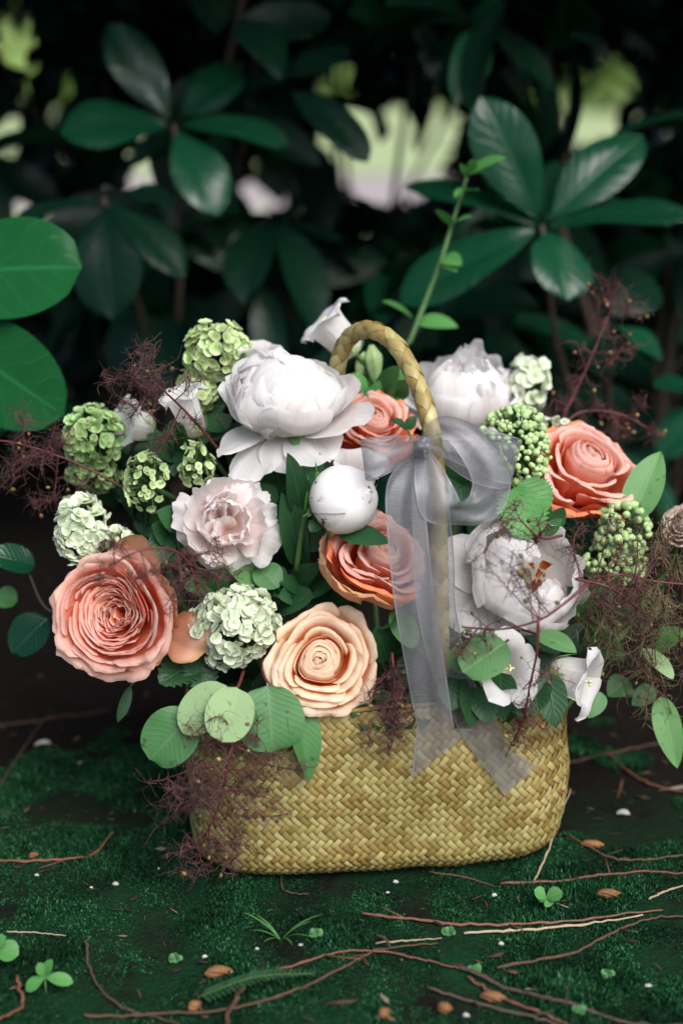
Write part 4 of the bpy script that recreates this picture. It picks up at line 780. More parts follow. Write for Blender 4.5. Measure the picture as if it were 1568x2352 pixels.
bell('white_bellflower', 'white bell-shaped flower rising at the top behind the handle', 818, 812, 0.085, (-0.62, 0.60, 0.18), 118, 50, seed=1, flare=.45, stem_to=P(850, 960, .09))
bell('white_bellflower', 'open white bellflower with pale style, below the cupped peony', 1120, 1545, -0.085, (0.52, 0.22, 0.82), 88, 62, seed=2, flare=.5)
bell('white_bellflower', 'white bellflower turned right, hanging past the basket corner', 1262, 1545, -0.07, (0.86, -0.20, 0.42), 105, 60, seed=3, flare=.45)
bell('white_bellflower', 'long white bellflower behind the reddish spray at upper left', 455, 1000, 0.03, (-0.30, 0.80, 0.40), 120, 40, seed=4, flare=.4, style=False)
bell('white_bellflower', 'white bellflower half hidden by reddish spray and green ball flower', 350, 985, 0.05, (-0.75, 0.15, 0.5), 80, 44, seed=5, flare=.5, style=False)
bell('white_bellflower', 'white flower peeping between the green ball and big top peony', 580, 905, 0.06, (0.12, 0.9, 0.3), 120, 42, seed=6, flare=.5, style=False)
bell('white_bellflower', 'white petals between the bud and the bow', 815, 1150, -0.015, (0.10, 0.85, 0.45), 110, 50, seed=8, flare=.4, style=False)
# green buds of the top bellflower
t_ = thing('bellflower_buds', 'pale green ribbed flower buds standing inside the handle loop', 'flower bud', P(862, 930, .085), None)
def ribbed(px0, py0, px1, py1, Y, w):
    a, b = P(px0, py0, Y), P(px1, py1, Y); ax = (b - a); L = ax.length; fr = frame(ax); o = t_.matrix_world.inverted() @ Matrix.Translation(a) @ fr.to_4x4(); V = []
    for j in range(12):
        q = j / 11; r = w * (.35 + .65 * sin(min(q * 1.15, 1) * pi * .62)) * (1 - max(q - .7, 0) * 2.4)
        for i in range(20): th = i / 20 * 2 * pi; V.append((r * (1 + .13 * cos(5 * th)) * cos(th), r * (1 + .13 * cos(5 * th)) * sin(th), q * L))
    U = [(i / 20, j / 11) for j in range(12) for i in range(20)]
    link('bud', mesh('bud', V, grid_faces(12, 20, True), MT['bell_green'], U), t_, o)
ribbed(862, 878, 852, 792, .085, .0066); ribbed(822, 870, 838, 808, .09, .0055)
st = TubeAcc()
for p in ([(862, 930), (866, 905), (862, 878)], [(862, 930), (840, 890), (822, 868)], [(862, 930), (905, 885), (932, 862)], [(862, 960), (862, 930), (862, 920)]): st.tube([P(*q, .085) for q in p], [.002, .0016], 6, 8)
st.mk('stems', MT['stem'], t_, t_.location)
for b, tip, W in [((905, 880), (950, 855), .014), ((845, 895), (800, 860), .012), ((880, 915), (925, 925), .010)]:
    add_leaf(t_, P(*b, .083), P(*tip, .08), W, view_dir(0, .5, .85), 'leaf_vib', prof='lance', bend=.5)

# --- snowball viburnum heads
def floret_mesh(mat, r, n, seed, cup=.2, six=7):
    q = np.random.default_rng(seed); V = [(0, 0, 0)]; F = []; U = [(.5, 0)]
    for i in range(n):
        a = i * 2 * pi / n + q.normal(0, .08); L = r * q.uniform(.85, 1.1); hw = .62 * L * 5 / n; rows = []
        for t, w_ in ((.30, .40), (.65, 1.0), (.9, .78), (1.0, .30)):
            zz = L * (cup * t ** 1.5 - .22 * max(t - .7, 0)) + q.normal(0, .02) * L
            rows.append([len(V), len(V) + 1, len(V) + 2])
            for e in (-1, 0, 1):
                x = t * L; y = e * hw * w_; z = zz + (.10 * L * abs(e) if e else 0); V.append((x * cos(a) - y * sin(a), x * sin(a) + y * cos(a), z)); U.append(((e + 1) / 2, t))
        F += [(0, rows[0][0], rows[0][1]), (0, rows[0][1], rows[0][2])]
        for u, v in zip(rows, rows[1:]): F += [(u[0], v[0], v[1], u[1]), (u[1], v[1], v[2], u[2])]
    return mesh('floret', V, F, MT[mat], U)
def bud_mesh(mat, r, seed):
    q = np.random.default_rng(seed); V = []; U = []
    for j in range(6):
        t = j / 5; rr = r * (.25, .8, 1, .92, .6, .12)[j]
        for i in range(7): a = i / 7 * 2 * pi; V.append((rr * cos(a) * (1 + .1 * cos(2.5 * a)), rr * sin(a), (t - .5) * 2.1 * r)); U.append((i / 7, t))
    return mesh('floret_bud', V, grid_faces(6, 7, True).tolist() + [list(range(7))[::-1], [35 + i for i in range(7)]], MT[mat], U)
def snowball(label, px, py, Y, rx, ry, n, fm, fr, seed, axis=(0, .3, .95), buds=False, lump=.32, cut=-.35, stem_to=None, sparse=0.0):
    t, k = flower('snowball_flower', label, 'viburnum', px, py, Y, axis, 0, 'green snowball flower heads'); r_ = np.random.default_rng(seed)
    vs_ = [bud_mesh(fm, fr * k * f, seed + i) for i, f in enumerate((1.0, .85, 1.15))] if buds else [floret_mesh(fm, fr * k, (5, 5, 4, 5)[i], seed + i, c) for i, c in enumerate((.15, .35, .3, .5))]
    st = TubeAcc(); g = (1 + 5 ** .5) / 2
    for i in range(n):
        z = 1 - (i + .5) / n * (1 - cut); a = i * 2 * pi / g + r_.normal(0, .12); d = Vector((math.sqrt(max(1 - z * z, 0)) * cos(a), math.sqrt(max(1 - z * z, 0)) * sin(a), z))
        d = (d + Vector(r_.normal(0, .07, 3))).normalized()
        nv = float(vnoise(d.x * 2.2 + seed, d.y * 2.2 + d.z, seed)); 
        if nv < sparse: continue
        rad = (1 - lump * .5 + lump * (nv - .3)) * (1 + r_.normal(0, .035))
        p = Vector((d.x * rx * k * rad, d.y * ry * k * rad, d.z * .5 * (rx + ry) * k * rad)); ax = (d + Vector(r_.normal(0, .42, 3))).normalized()
        if r_.uniform() < .07: continue
        m = Matrix.Translation(p) @ (ax.to_track_quat('Z', 'Y').to_matrix() @ Matrix.Rotation(r_.uniform(0, 6.28), 3, 'Z')).to_4x4() @ Matrix.Scale(r_.uniform(.62, 1.25), 4)
        link('floret', vs_[i % len(vs_)], t, m)
        if i % 2 == 0: st.tube([Vector((0, 0, -.5 * rx * k)), p * .5 + Vector((0, 0, -.1 * rx * k)), p * .985], [.0011, .0006], 4, 5)
    st.mk('stalks', MT['stem'], t); add_stem(t, 'stem', .0022, (0, 0, -.45 * rx * k), stem_to); return t
snowball('large pale snowball flower between the pink rose and cream rose', 542, 1440, -0.055, 98, 94, 260, 'pale_floret', 15.5, 201)
snowball('pale green snowball flower right above the pink rose at left', 190, 1215, -0.01, 56, 80, 130, 'pale_floret', 15, 202, (-.3, .2, .9))
snowball('small pale snowball piece tucked behind the pink rose', 262, 1248, -0.02, 48, 36, 40, 'pale_floret', 14, 212, (0, .5, .8))
snowball('bright green snowball flower at the top left beside the big white peony', 505, 810, 0.06, 80, 66, 170, 'green_floret', 13.5, 203, (.1, .5, .8))
snowball('green snowball part hanging below the top left one', 452, 895, 0.06, 44, 56, 80, 'green_floret', 12.5, 213, (-.2, .1, .9))
snowball('deep green snowball flower at far left under the reddish spray', 218, 1005, 0.04, 72, 76, 180, 'deep_floret', 13, 204, (-.2, .3, .9))
snowball('deep green smaller snowball under the far left one', 218, 1085, 0.045, 60, 40, 80, 'deep_floret', 12, 214, (-.2, -.1, .9))
snowball('small loose head of green florets above the blush peony', 340, 1110, -0.005, 46, 70, 110, 'green_floret', 9.5, 205, (-.5, .2, .8), sparse=.38, lump=.4)
snowball('small green floret cluster left under the big white peony', 452, 1065, 0.0, 40, 50, 84, 'green_floret', 9.5, 206, (-.3, .1, .9), sparse=.36, lump=.4)
snowball('tight green head of tiny round buds beside the bow', 1182, 1022, 0.02, 80, 92, 300, 'berry', 7.6, 207, (.1, .3, .9), buds=True, lump=.15)
snowball('pale green snowball head behind the back peony at right', 1208, 885, 0.12, 46, 66, 66, 'pale_floret', 15, 208, (.4, .3, .8))
snowball('green bud head under the coral rose at the right', 1432, 1215, 0.0, 66, 66, 130, 'berry', 9, 209, (.2, .3, .9), buds=True, lump=.35, sparse=.25)
snowball('green bud head lower right, half hidden in brown spray', 1405, 1295, 0.0, 72, 55, 110, 'berry', 9, 210, (.1, .0, .95), buds=True, lump=.35, sparse=.25)
snowball('small white floret tuft above the coral rose', 1265, 985, 0.06, 44, 20, 36, 'white_floret' if 'white_floret' in MT else 'pale_floret', 9, 211, (0, .8, .5))

# ------------------------------------------------------------ leaf sprigs in the bouquet
def sprig(label, leaves, stem_pts, mat='leaf_smoke', smat='spray_stem', sr=.0013, name='leaf_sprig', group='leafy sprigs in the bouquet'):
    t = thing(name, label, 'leaves', P(*stem_pts[0]), group)
    if len(stem_pts) > 1:
        a = TubeAcc(); a.tube([P(*p) for p in stem_pts], [sr, sr * .6], 6, 14); a.mk('stem', MT[smat], t, t.location)
    for i, (b, tip, W, n, kw) in enumerate(leaves):
        kw = dict(kw); mt = kw.pop('mat', mat); lb = kw.pop('label', None)
        add_leaf(t, P(*b), P(*tip), W, view_dir(*n), mt, label=lb, **{**dict(ns=9, nt=18, bend=.45, fold=.16, wave=.045, seed=i), **kw})
    return t
r0 = dict(prof='round')
sprig('round smokebush leaves hanging at the lower left of the basket', [
    ((445, 1640, -.105), (345, 1745, -.115), .038, (-.1, .25, .95), dict(prof='round', label='mid green round leaf', mat='leaf_mid')),
    ((520, 1575, -.10), (420, 1685, -.118), .031, (-.2, .35, .9), dict(prof='wide', mat='leaf_pale', label='pale folded leaf')),
    ((545, 1580, -.105), (510, 1705, -.128), .032, (.05, .2, .97), dict(prof='round', mat='leaf_pale', label='pale oval leaf'))],
    [(560, 1540, -.06), (545, 1580, -.10), (520, 1600, -.105)])
sprig('darker spotted oval leaf hanging over the basket under the cream rose', [
    ((612, 1575, -.095), (625, 1728, -.112), .046, (.15, .2, .95), dict(prof='round', mat='leaf_mid')),
    ((665, 1600, -.09), (710, 1795, -.105), .024, (.55, .15, .8), dict(prof='ovate', mat='leaf_mid', fold=.5, label='folded narrow leaf with pale edge'))],
    [(600, 1500, -.05), (610, 1560, -.09), (665, 1602, -.092)])
sprig('round light green leaves below the cupped peony, in front of the bow tail', [
    ((1160, 1475, -.105), (1062, 1545, -.118), .031, (-.1, .35, .92), dict(prof='round')),
    ((1105, 1485, -.10), (1036, 1535, -.105), .020, (-.3, .2, .92), dict(prof='round', mat='leaf_mid'))], [(1190, 1450, -.06), (1160, 1475, -.10)])
sprig('single pointed green leaf lying right under the cupped peony', [((1236, 1458, -.09), (1324, 1500, -.105), .016, (.1, .6, .75), dict(prof='ovate', mat='leaf_smoke', fold=.2))], [(1200, 1445, -.06), (1236, 1458, -.09)])
sprig('upright green leaf standing at the right behind the coral rose', [((1448, 1195, -.005), (1516, 1036, .02), .027, (-.2, .25, .93), dict(prof='ovate', mat='leaf_smoke', fold=.25))], [(1450, 1200, .0), (1462, 1150, .0)])
sprig('long leaf hanging at the lower right edge clear of the basket', [((1515, 1600, -.03), (1555, 1765, -.05), .020, (-.2, .2, .95), dict(prof='ovate', mat='leaf_smoke')),
    ((1475, 1490, -.03), (1545, 1560, -.05), .014, (.3, .5, .8), dict(prof='wide', mat='leaf_pale')), ((1500, 1485, -.02), (1575, 1450, -.03), .020, (0, .6, .8), dict(prof='ovate', mat='leaf_mid')),
    ((1440, 1560, -.02), (1395, 1600, -.03), .018, (-.2, .3, .9), dict(prof='ovate', mat='leaf_mid')), ((1500, 1580, -.02), (1450, 1620, -.03), .015, (0, .3, .9), dict(prof='ovate', mat='leaf_mid'))], [(1380, 1480, -.01), (1450, 1510, -.02), (1515, 1600, -.03)])
sprig('toothed green leaf between the bow and the coral rose', [((1180, 1120, -.03), (1215, 1240, -.055), .034, (.05, .3, .95), dict(prof='wide', mat='leaf_vib', serr=.10, nt=25)), ((1190, 1110, -.02), (1260, 1170, -.03), .028, (.2, .4, .9), dict(prof='wide', mat='leaf_vib', serr=.1, nt=25)), ((1250, 1230, -.04), (1290, 1190, -.045), .009, (0, .3, .9), dict(prof='lance', mat='leaf_mid'))], [(1150, 1080, -.01), (1180, 1120, -.03)], smat='stem')
sprig('dark ragged leaf under the pink rose and pale snowball', [((470, 1510, -.045), (366, 1570, -.07), .026, (-.1, .4, .9), dict(prof='wide', mat='leaf_peony', serr=.16, nt=21, wave=.06)), ((440, 1500, -.05), (478, 1590, -.065), .024, (.3, .3, .9), dict(prof='wide', mat='leaf_peony', serr=.16, nt=21, wave=.06))], [(480, 1480, -.03), (470, 1510, -.045)], smat='stem')
sprig('thin dark leaf dangling below the pink rose', [((300, 1575, -.05), (270, 1660, -.06), .008, (.4, .2, .9), dict(prof='lance', mat='leaf_peony'))], [(330, 1540, -.04), (300, 1575, -.05)], smat='stem')
sprig('dark peony leaves left of the white bud', [((690, 1190, -.02), (660, 1040, -.03), .020, (.45, .2, .88), dict(prof='ovate', mat='leaf_peony')), ((700, 1170, -.02), (735, 1040, -.02), .024, (-.2, .3, .9), dict(prof='ovate', mat='leaf_peony')),
    ((690, 1300, -.02), (645, 1130, -.03), .022, (.3, .2, .9), dict(prof='ovate', mat='leaf_peony')), ((700, 1320, -.02), (690, 1160, -.03), .016, (-.4, .2, .9), dict(prof='lance', mat='leaf_peony')), ((640, 1150, -.01), (570, 1120, -.01), .02, (0, .8, .6), dict(prof='ovate', mat='leaf_peony'))], [(660, 1380, -.02), (690, 1250, -.025), (710, 1080, -.02)], smat='stem', sr=.002)
sprig('mottled leaves between the blush peony and cream rose', [((600, 1340, -.03), (520, 1290, -.04), .022, (0, .5, .85), dict(prof='wide', mat='leaf_smoke', wave=.05)), ((590, 1300, -.03), (640, 1350, -.04), .022, (.2, .4, .9), dict(prof='wide', mat='leaf_mid', wave=.05)), ((620, 1380, -.03), (650, 1300, -.03), .02, (.3, .2, .9), dict(prof='ovate', mat='leaf_peony')), ((640, 1400, -.03), (720, 1370, -.05), .022, (0, .5, .8), dict(prof='wide', mat='pink_guard' if 0 else 'leaf_peony'))], [(640, 1420, -.02), (600, 1340, -.03)], smat='stem')
sprig('green leaves behind the ribbon tail and cream rose', [((880, 1440, -.05), (915, 1430, -.07), .016, (.2, .4, .9), dict(prof='wide', mat='leaf_mid')), ((905, 1400, -.05), (950, 1490, -.075), .018, (.1, .2, .95), dict(prof='wide', mat='leaf_smoke')), ((890, 1520, -.05), (860, 1440, -.06), .02, (.2, .2, .9), dict(prof='wide', mat='leaf_peony')), ((960, 1500, -.05), (920, 1580, -.06), .02, (.1, .2, .9), dict(prof='ovate', mat='leaf_peony'))], [(900, 1540, -.04), (890, 1440, -.05)], smat='stem')
sprig('dark leaves hanging below the bellflowers on the basket front', [((1150, 1560, -.07), (1160, 1665, -.08), .024, (.1, .1, .98), dict(prof='ovate', mat='leaf_peony')), ((1095, 1560, -.07), (1110, 1640, -.08), .018, (-.2, .1, .95), dict(prof='ovate', mat='leaf_peony')), ((1215, 1580, -.075), (1245, 1635, -.09), .018, (.1, .4, .9), dict(prof='ovate', mat='leaf_smoke')), ((1380, 1590, -.06), (1350, 1650, -.07), .014, (0, .2, .95), dict(prof='ovate', mat='leaf_mid')), ((1195, 1550, -.07), (1225, 1610, -.08), .016, (0, .2, .95), dict(prof='ovate', mat='leaf_peony'))], [(1180, 1500, -.05), (1160, 1565, -.07)], smat='stem')
sprig('dark spotted leaves in the shade at the far left', [((110, 1420, .03), (30, 1500, .02), .034, (-.1, .5, .85), dict(prof='wide', mat='leaf_dark', spots=None) if 0 else dict(prof='wide', mat='leaf_dark')), ((80, 1300, .04), (-20, 1275, .03), .026, (0, .6, .8), dict(prof='wide', mat='leaf_dark')), ((40, 1380, .05), (-10, 1370, .05), .02, (0, .6, .8), dict(prof='wide', mat='leaf_mid'))], [(200, 1400, .03), (110, 1400, .03), (60, 1300, .04)], smat='twig_dark')
sprig('small dark leaf pair below the back coral rose by the handle', [((935, 985, .03), (895, 965, .02), .010, (0, .6, .8), dict(prof='ovate', mat='leaf_peony')), ((935, 985, .03), (955, 955, .03), .009, (0, .5, .9), dict(prof='ovate', mat='leaf_peony'))], [(945, 1010, .03), (935, 985, .03)], smat='stem')
for i, (lb, px, py, Y, mt) in enumerate([('green leaves tucked between big peony and blush peony', 590, 1075, .03, 'leaf_peony'), ('green leaves tucked above the pale snowball', 500, 1350, -.035, 'leaf_mid'), ('green leaves tucked left of the blush peony', 400, 1230, -.02, 'leaf_peony'), ('green leaves tucked behind the ribbon tail', 1000, 1460, -.05, 'leaf_mid'), ('green leaves tucked right of the cupped peony', 1345, 1400, -.04, 'leaf_mid'), ('green leaves tucked left of the coral rose at right', 1240, 1190, -.02, 'leaf_peony'), ('green leaves tucked left of the half open coral rose', 700, 1350, -.035, 'leaf_peony'), ('green leaves tucked behind the top bellflower', 880, 900, .07, 'leaf_mid'), ('green leaves tucked under the left bellflowers', 400, 1040, .02, 'leaf_peony')]):
    r_ = np.random.default_rng(950 + i)
    sprig(lb, [((px + r_.normal(0, 16), py + r_.normal(0, 16), Y + .01), (px + cos(a) * r_.uniform(45, 80), py + sin(a) * r_.uniform(45, 80), Y - r_.uniform(0, .015)), r_.uniform(.014, .022), (r_.normal(0, .4), r_.uniform(.1, .5), .85), dict(prof='ovate', mat=mt, ns=5, nt=10)) for a in r_.uniform(0, 6.28, 8)], [(px, py + 50, Y + .02), (px, py, Y + .01)], smat='stem', name='filler_sprig', group='dark filler sprigs deep in the bouquet')
sprig('dark leaves drooping over the basket rim right of the ribbon tails', [((1040 + i * 36, 1545 + (i % 3) * 14, -.088), (1036 + i * 40, 1635 + (i * 37 % 46), -.106), .022 + .005 * (i % 2), (rng.normal(0, .3), .15, .95), dict(prof='ovate', mat='leaf_peony', ns=5, nt=10)) for i in range(7)], [(1150, 1500, -.04), (1180, 1545, -.07)], smat='stem')
sprig('dark leaves drooping over the basket rim left of the ribbon', [((800 + i * 26, 1585 + (i % 3) * 12, -.066), (812 + i * 27, 1650 + (i * 29 % 30), -.099), .019 + .004 * (i % 2), (rng.normal(0, .3), .15, .95), dict(prof='ovate', mat='leaf_peony', ns=5, nt=10)) for i in range(7)], [(800, 1540, -.04), (830, 1570, -.07)], smat='stem')
# deep filler that closes the bouquet
fill = [('dark leaves filling the gap under the blush peony', 600, 1240, .01), ('dark leaves deep between big peony and bud', 700, 1120, .03), ('dark leaves deep behind the pink rose', 330, 1200, .03), ('dark leaves deep left of the bellflowers', 990, 1480, -.01),
        ('dark leaves deep behind the bow', 1080, 1130, .03), ('dark leaves deep under the coral rose at right', 1330, 1280, .03), ('dark leaves low under the pale snowball', 560, 1560, -.01), ('dark leaves behind the cream rose', 790, 1420, -.005),
        ('dark leaves deep at the right above the basket', 1300, 1480, .0), ('dark leaves under the top left snowballs', 480, 960, .06), ('dark leaves behind the far left snowballs', 300, 1080, .06), ('dark leaves behind bud head and brown spray', 1440, 1400, .03)]
for i, (lb, px, py, Y) in enumerate(fill):
    r_ = np.random.default_rng(900 + i); lv = []
    for j in range(11):
        bx, by = px + r_.normal(0, 30), py + r_.normal(0, 28); a = r_.uniform(0, 6.28); L = r_.uniform(70, 120)
        lv.append(((bx, by, Y + r_.uniform(-.01, .02)), (bx + cos(a) * L, by + sin(a) * L, Y + r_.uniform(-.025, .025)), r_.uniform(.018, .03), (r_.normal(0, .5), r_.normal(.3, .4), .8), dict(prof='ovate', mat='leaf_peony', ns=5, nt=9, bend=float(r_.uniform(.2, .7)))))
    sprig(lb, lv, [(px, py + 60, Y + .02), (px, py, Y)], smat='stem', sr=.002, name='filler_sprig', group='dark filler sprigs deep in the bouquet')

# ------------------------------------------------------------ grey organza bow
bow = thing('ribbon_bow', 'sheer grey organza ribbon tied in a bow on the handle with two long tails', 'ribbon', P(970, 1025, -.07))
def band(name, pts, n=60, label=None, cut=None):
    """pts: px, py, Y, half-width direction in the picture (degrees), half width in px, depth lean of the width"""
    q = spline(pts, n); V = []; U = []; ns = 11; L = 0; last = None
    for i, (px, py, Y, ang, hw, ln) in enumerate(q):
        c = P(px, py, Y); k = mpp(c)
        if last is not None: L += (c - last).length
        last = c; a = R_(ang); wd = (CR * cos(a) + CU * sin(a) - CF * ln).normalized() * hw * k
        nrm = wd.cross(CF).normalized()
        for j in range(ns):
            s = (j / (ns - 1)) * 2 - 1; fold = sin(s * 5 + i * .11 + px * .03) * .09 * hw * k + sin(s * 11 + i * .2 + py * .05) * .03 * hw * k
            e = s
            sh = 0.0
            if cut and i == n - 1: sh = 0
            V.append(c + wd * e - CF * fold); U.append(((s + 1) / 2, L / (.024)))
    if cut:           # slanted end: slide the last rows along the band
        for j in range(ns):
            for m in range(8):
                i = n - 1 - m; V[i * ns + j] = V[i * ns + j] + (Vector(P(*cut[0])) - Vector(P(*cut[1]))) * ((j / (ns - 1)) - .5) * (1 - m / 8)
    o = np.array(bow.location); mk(name, np.array([tuple(v) for v in V]) - o, grid_faces(n, ns), MT['organza'], bow, U, label=label)
band('loop', [(965, 1022, -.072, 90, 16, .2), (925, 1030, -.082, 92, 30, .2), (880, 1045, -.090, 94, 42, .1), (842, 1054, -.090, 96, 46, .0), (833, 1055, -.078, 97, 46, .0), (850, 1058, -.064, 95, 46, .1), (905, 1048, -.060, 92, 32, .2), (962, 1026, -.066, 90, 14, .2)], label='left loop of the bow')
band('loop', [(978, 1020, -.070, 80, 14, .3), (1020, 1020, -.068, 80, 30, .3), (1085, 1030, -.062, 80, 48, .2), (1150, 1052, -.056, 78, 56, .1), (1186, 1062, -.046, 76, 52, .0), (1150, 1070, -.036, 80, 54, .1), (1080, 1058, -.042, 85, 46, .2), (1000, 1030, -.058, 90, 20, .2)], label='upper right loop of the bow')
band('loop', [(972, 1035, -.074, 0, 16, .2), (985, 1080, -.090, 0, 34, .1), (1000, 1130, -.100, 2, 46, .0), (1015, 1172, -.104, 25, 46, .2), (1055, 1178, -.100, 75, 30, .4), (1105, 1165, -.096, 130, 40, .1), (1128, 1115, -.092, 176, 44, .0), (1112, 1060, -.090, 205, 42, .0), (1070, 1008, -.086, 236, 36, .1), (1022, 980, -.080, 264, 26, .3), (990, 988, -.074, 278, 20, .3), (976, 1015, -.070, 285, 14, .2)], n=90, label='lower right loop of the bow')
band('tail', [(965, 1038, -.074, 0, 16, .3), (942, 1080, -.088, -8, 34, .2), (930, 1130, -.098, -8, 44, .1), (936, 1230, -.106, -5, 47, .0), (952, 1388, -.113, -4, 47, .0), (974, 1520, -.112, -5, 46, .0), (994, 1640, -.110, -6, 44, .0), (1014, 1732, -.107, -8, 38, .0)], n=80, label='front tail falling over the basket', cut=((1046, 1672, -.107), (980, 1796, -.107)))
band('tail', [(972, 1040, -.070, 0, 14, .3), (985, 1130, -.082, 0, 40, .2), (996, 1280, -.086, 0, 46, .1), (1002, 1400, -.090, 4, 44, .0), (1035, 1540, -.092, 18, 42, .0), (1080, 1640, -.092, 28, 40, .0), (1135, 1730, -.090, 32, 38, .0), (1195, 1795, -.088, 34, 36, .0)], n=80, label='second tail slanting right on the basket', cut=((1211, 1770, -.088), (1196, 1795, -.088)))
# knot: narrow gathered folds wrapped round the crossing
for kn in ([(952, 1008, -.074, 60, 9, .3), (958, 1014, -.084, 62, 15, .1), (968, 1020, -.090, 64, 17, .0), (980, 1024, -.088, 66, 15, -.1), (990, 1028, -.078, 70, 9, -.3)],
           [(950, 1022, -.074, 100, 9, .3), (958, 1026, -.084, 100, 14, .1), (970, 1026, -.092, 98, 15, .0), (984, 1020, -.088, 96, 14, -.1), (994, 1012, -.078, 95, 8, -.3)],
           [(958, 1034, -.076, 120, 7, .3), (966, 1038, -.085, 115, 10, .0), (977, 1040, -.086, 100, 11, .0), (988, 1036, -.077, 80, 8, -.3)],
           [(975, 1004, -.075, 10, 12, .1), (973, 1016, -.092, 4, 13, .0), (971, 1032, -.094, 0, 12, .0), (969, 1044, -.078, -6, 13, .0)]):
    band('knot', kn, 20)
# ------------------------------------------------------------ smokebush sprays
SEEDM = {}
def seed_mesh(mat):
    if mat not in SEEDM:
        V, F, U = tube([(0, 0, 0), (.0004, 0, .0012), (.0007, 0, .003), (.0002, 0, .0046)], [.0004, .0015, .0018, .0006], 7); SEEDM[mat] = mesh('seed', V, F, MT[mat], U)
    return SEEDM[mat]
def spray(label, stem, tips, nh, hl, nseed, seed, hmat='hair', smat='spray_stem', smats=('seed', 'seed_red', 'seed_yellow'), spread=26, dy=.018, sr=.0011):
    r_ = np.random.default_rng(seed); sp = [P(*p) for p in stem]; t = thing('smoke_spray', label, 'smokebush', sp[0], 'wispy smokebush sprays'); o = np.array(t.location)
    a = TubeAcc(); a.tube(sp, [sr, sr * .5], 5, 20); main = [Vector(q) for q in spline(sp, 40)]; pool = []
    for (px, py, Y, frm) in tips:
        b = main[int(frm * 39)]; e = P(px, py, Y); mid = b.lerp(e, .5) + Vector(r_.normal(0, .006, 3)); c = [Vector(q) for q in spline([b, mid, e], 14)]
        a.tube(c, [sr * .45, sr * .25], 4); pool += c[3:] + c[8:]
        for f in range(3):            # forks
            q = c[int(r_.integers(4, 13))]; k = mpp(q); d = Vector(r_.normal(0, 1, 3)).normalized(); e2 = q + Vector((d.x, d.y * .6, d.z)) * spread * 1.6 * k; m2 = q.lerp(e2, .5) + Vector(r_.normal(0, .003, 3)); c2 = [Vector(z) for z in spline([q, m2, e2], 8)]
            a.tube(c2, [.00034, .0002], 4); pool += c2[2:]
    a.mk('stem', MT[smat], t, o)
    h = TubeAcc(); ends = []
    for i in range(int(nh * 1.5)):
        q = pool[int(r_.integers(0, len(pool)))]; k = mpp(q); d = r_.normal(0, 1, 3); d /= np.linalg.norm(d); L = hl * k * r_.uniform(.4, 1.4); cv = r_.normal(0, .8, 3); p = np.array(q); pts = [p]
        p = p + r_.normal(0, .2, 3) * k * 6; pts = [p]
        for s in range(4): p = p + d * L / 4; d = d + cv * .5 + r_.normal(0, .2, 3); d /= np.linalg.norm(d); pts.append(p)
        h.tube(pts, [.00019, .0001], 3); 
        if i % 4 == 0: ends.append((pts[-1], d))
    h.mk('hairs', MT[hmat], t, o, kind='stuff')
    inv = t.matrix_world.inverted()
    for i in range(nseed):
        p, d = ends[int(r_.integers(0, len(ends)))]; m = Matrix.Translation(Vector(p)) @ Vector(d).to_track_quat('Z', 'Y').to_matrix().to_4x4() @ Matrix.Scale(r_.uniform(.55, .95), 4)
        link('seed', seed_mesh(smats[int(r_.integers(0, len(smats)))]), t, inv @ m)
spray('dark red smokebush spray at the upper left over the white bellflower', [(500, 1030, .0), (440, 960, -.01), (390, 910, -.02), (340, 865, -.02)], [(265, 905, -.02, .9), (300, 850, -.02, .95), (330, 800, -.02, .95), (400, 830, -.03, .85), (430, 860, -.03, .6), (350, 950, -.03, .7), (300, 960, -.02, .8), (470, 985, -.02, .3), (360, 1000, -.02, .5), (250, 880, -.01, 1)], 620, 34, 10, 301, spread=24)
spray('reddish branching spray reaching left into the dark', [(300, 1130, .02), (220, 1085, .02), (130, 1045, .02), (40, 1018, .02), (-20, 1010, .02)], [(60, 1010, .02, .8), (20, 1075, .01, .6), (100, 1150, .02, .5), (130, 970, .03, .6), (170, 1010, .03, .5), (50, 960, .03, .8), (0, 1120, .02, .6), (180, 1120, .02, .3), (95, 1080, .01, .6)], 420, 40, 9, 302, smats=('seed_red', 'seed_yellow', 'seed_red'), spread=30)
spray('thin red spray draped across the pink rose', [(440, 1300, -.10), (400, 1265, -.115), (330, 1262, -.13), (250, 1300, -.135)], [(230, 1320, -.135, .9), (290, 1275, -.135, .8), (350, 1320, -.135, .5), (300, 1330, -.135, .7), (255, 1260, -.12, .95), (380, 1390, -.125, .3), (400, 1300, -.12, .2)], 230, 34, 9, 303, smats=('seed',), spread=24)
spray('red brown spray between blush peony and pale snowball', [(400, 1265, -.09), (430, 1290, -.095), (450, 1330, -.098)], [(430, 1350, -.10, .9), (480, 1270, -.1, .5), (520, 1290, -.1, .5), (560, 1310, -.1, .6), (400, 1380, -.1, .9), (500, 1340, -.105, .8), (470, 1370, -.105, .9)], 330, 30, 5, 304, smats=('seed',), spread=22)
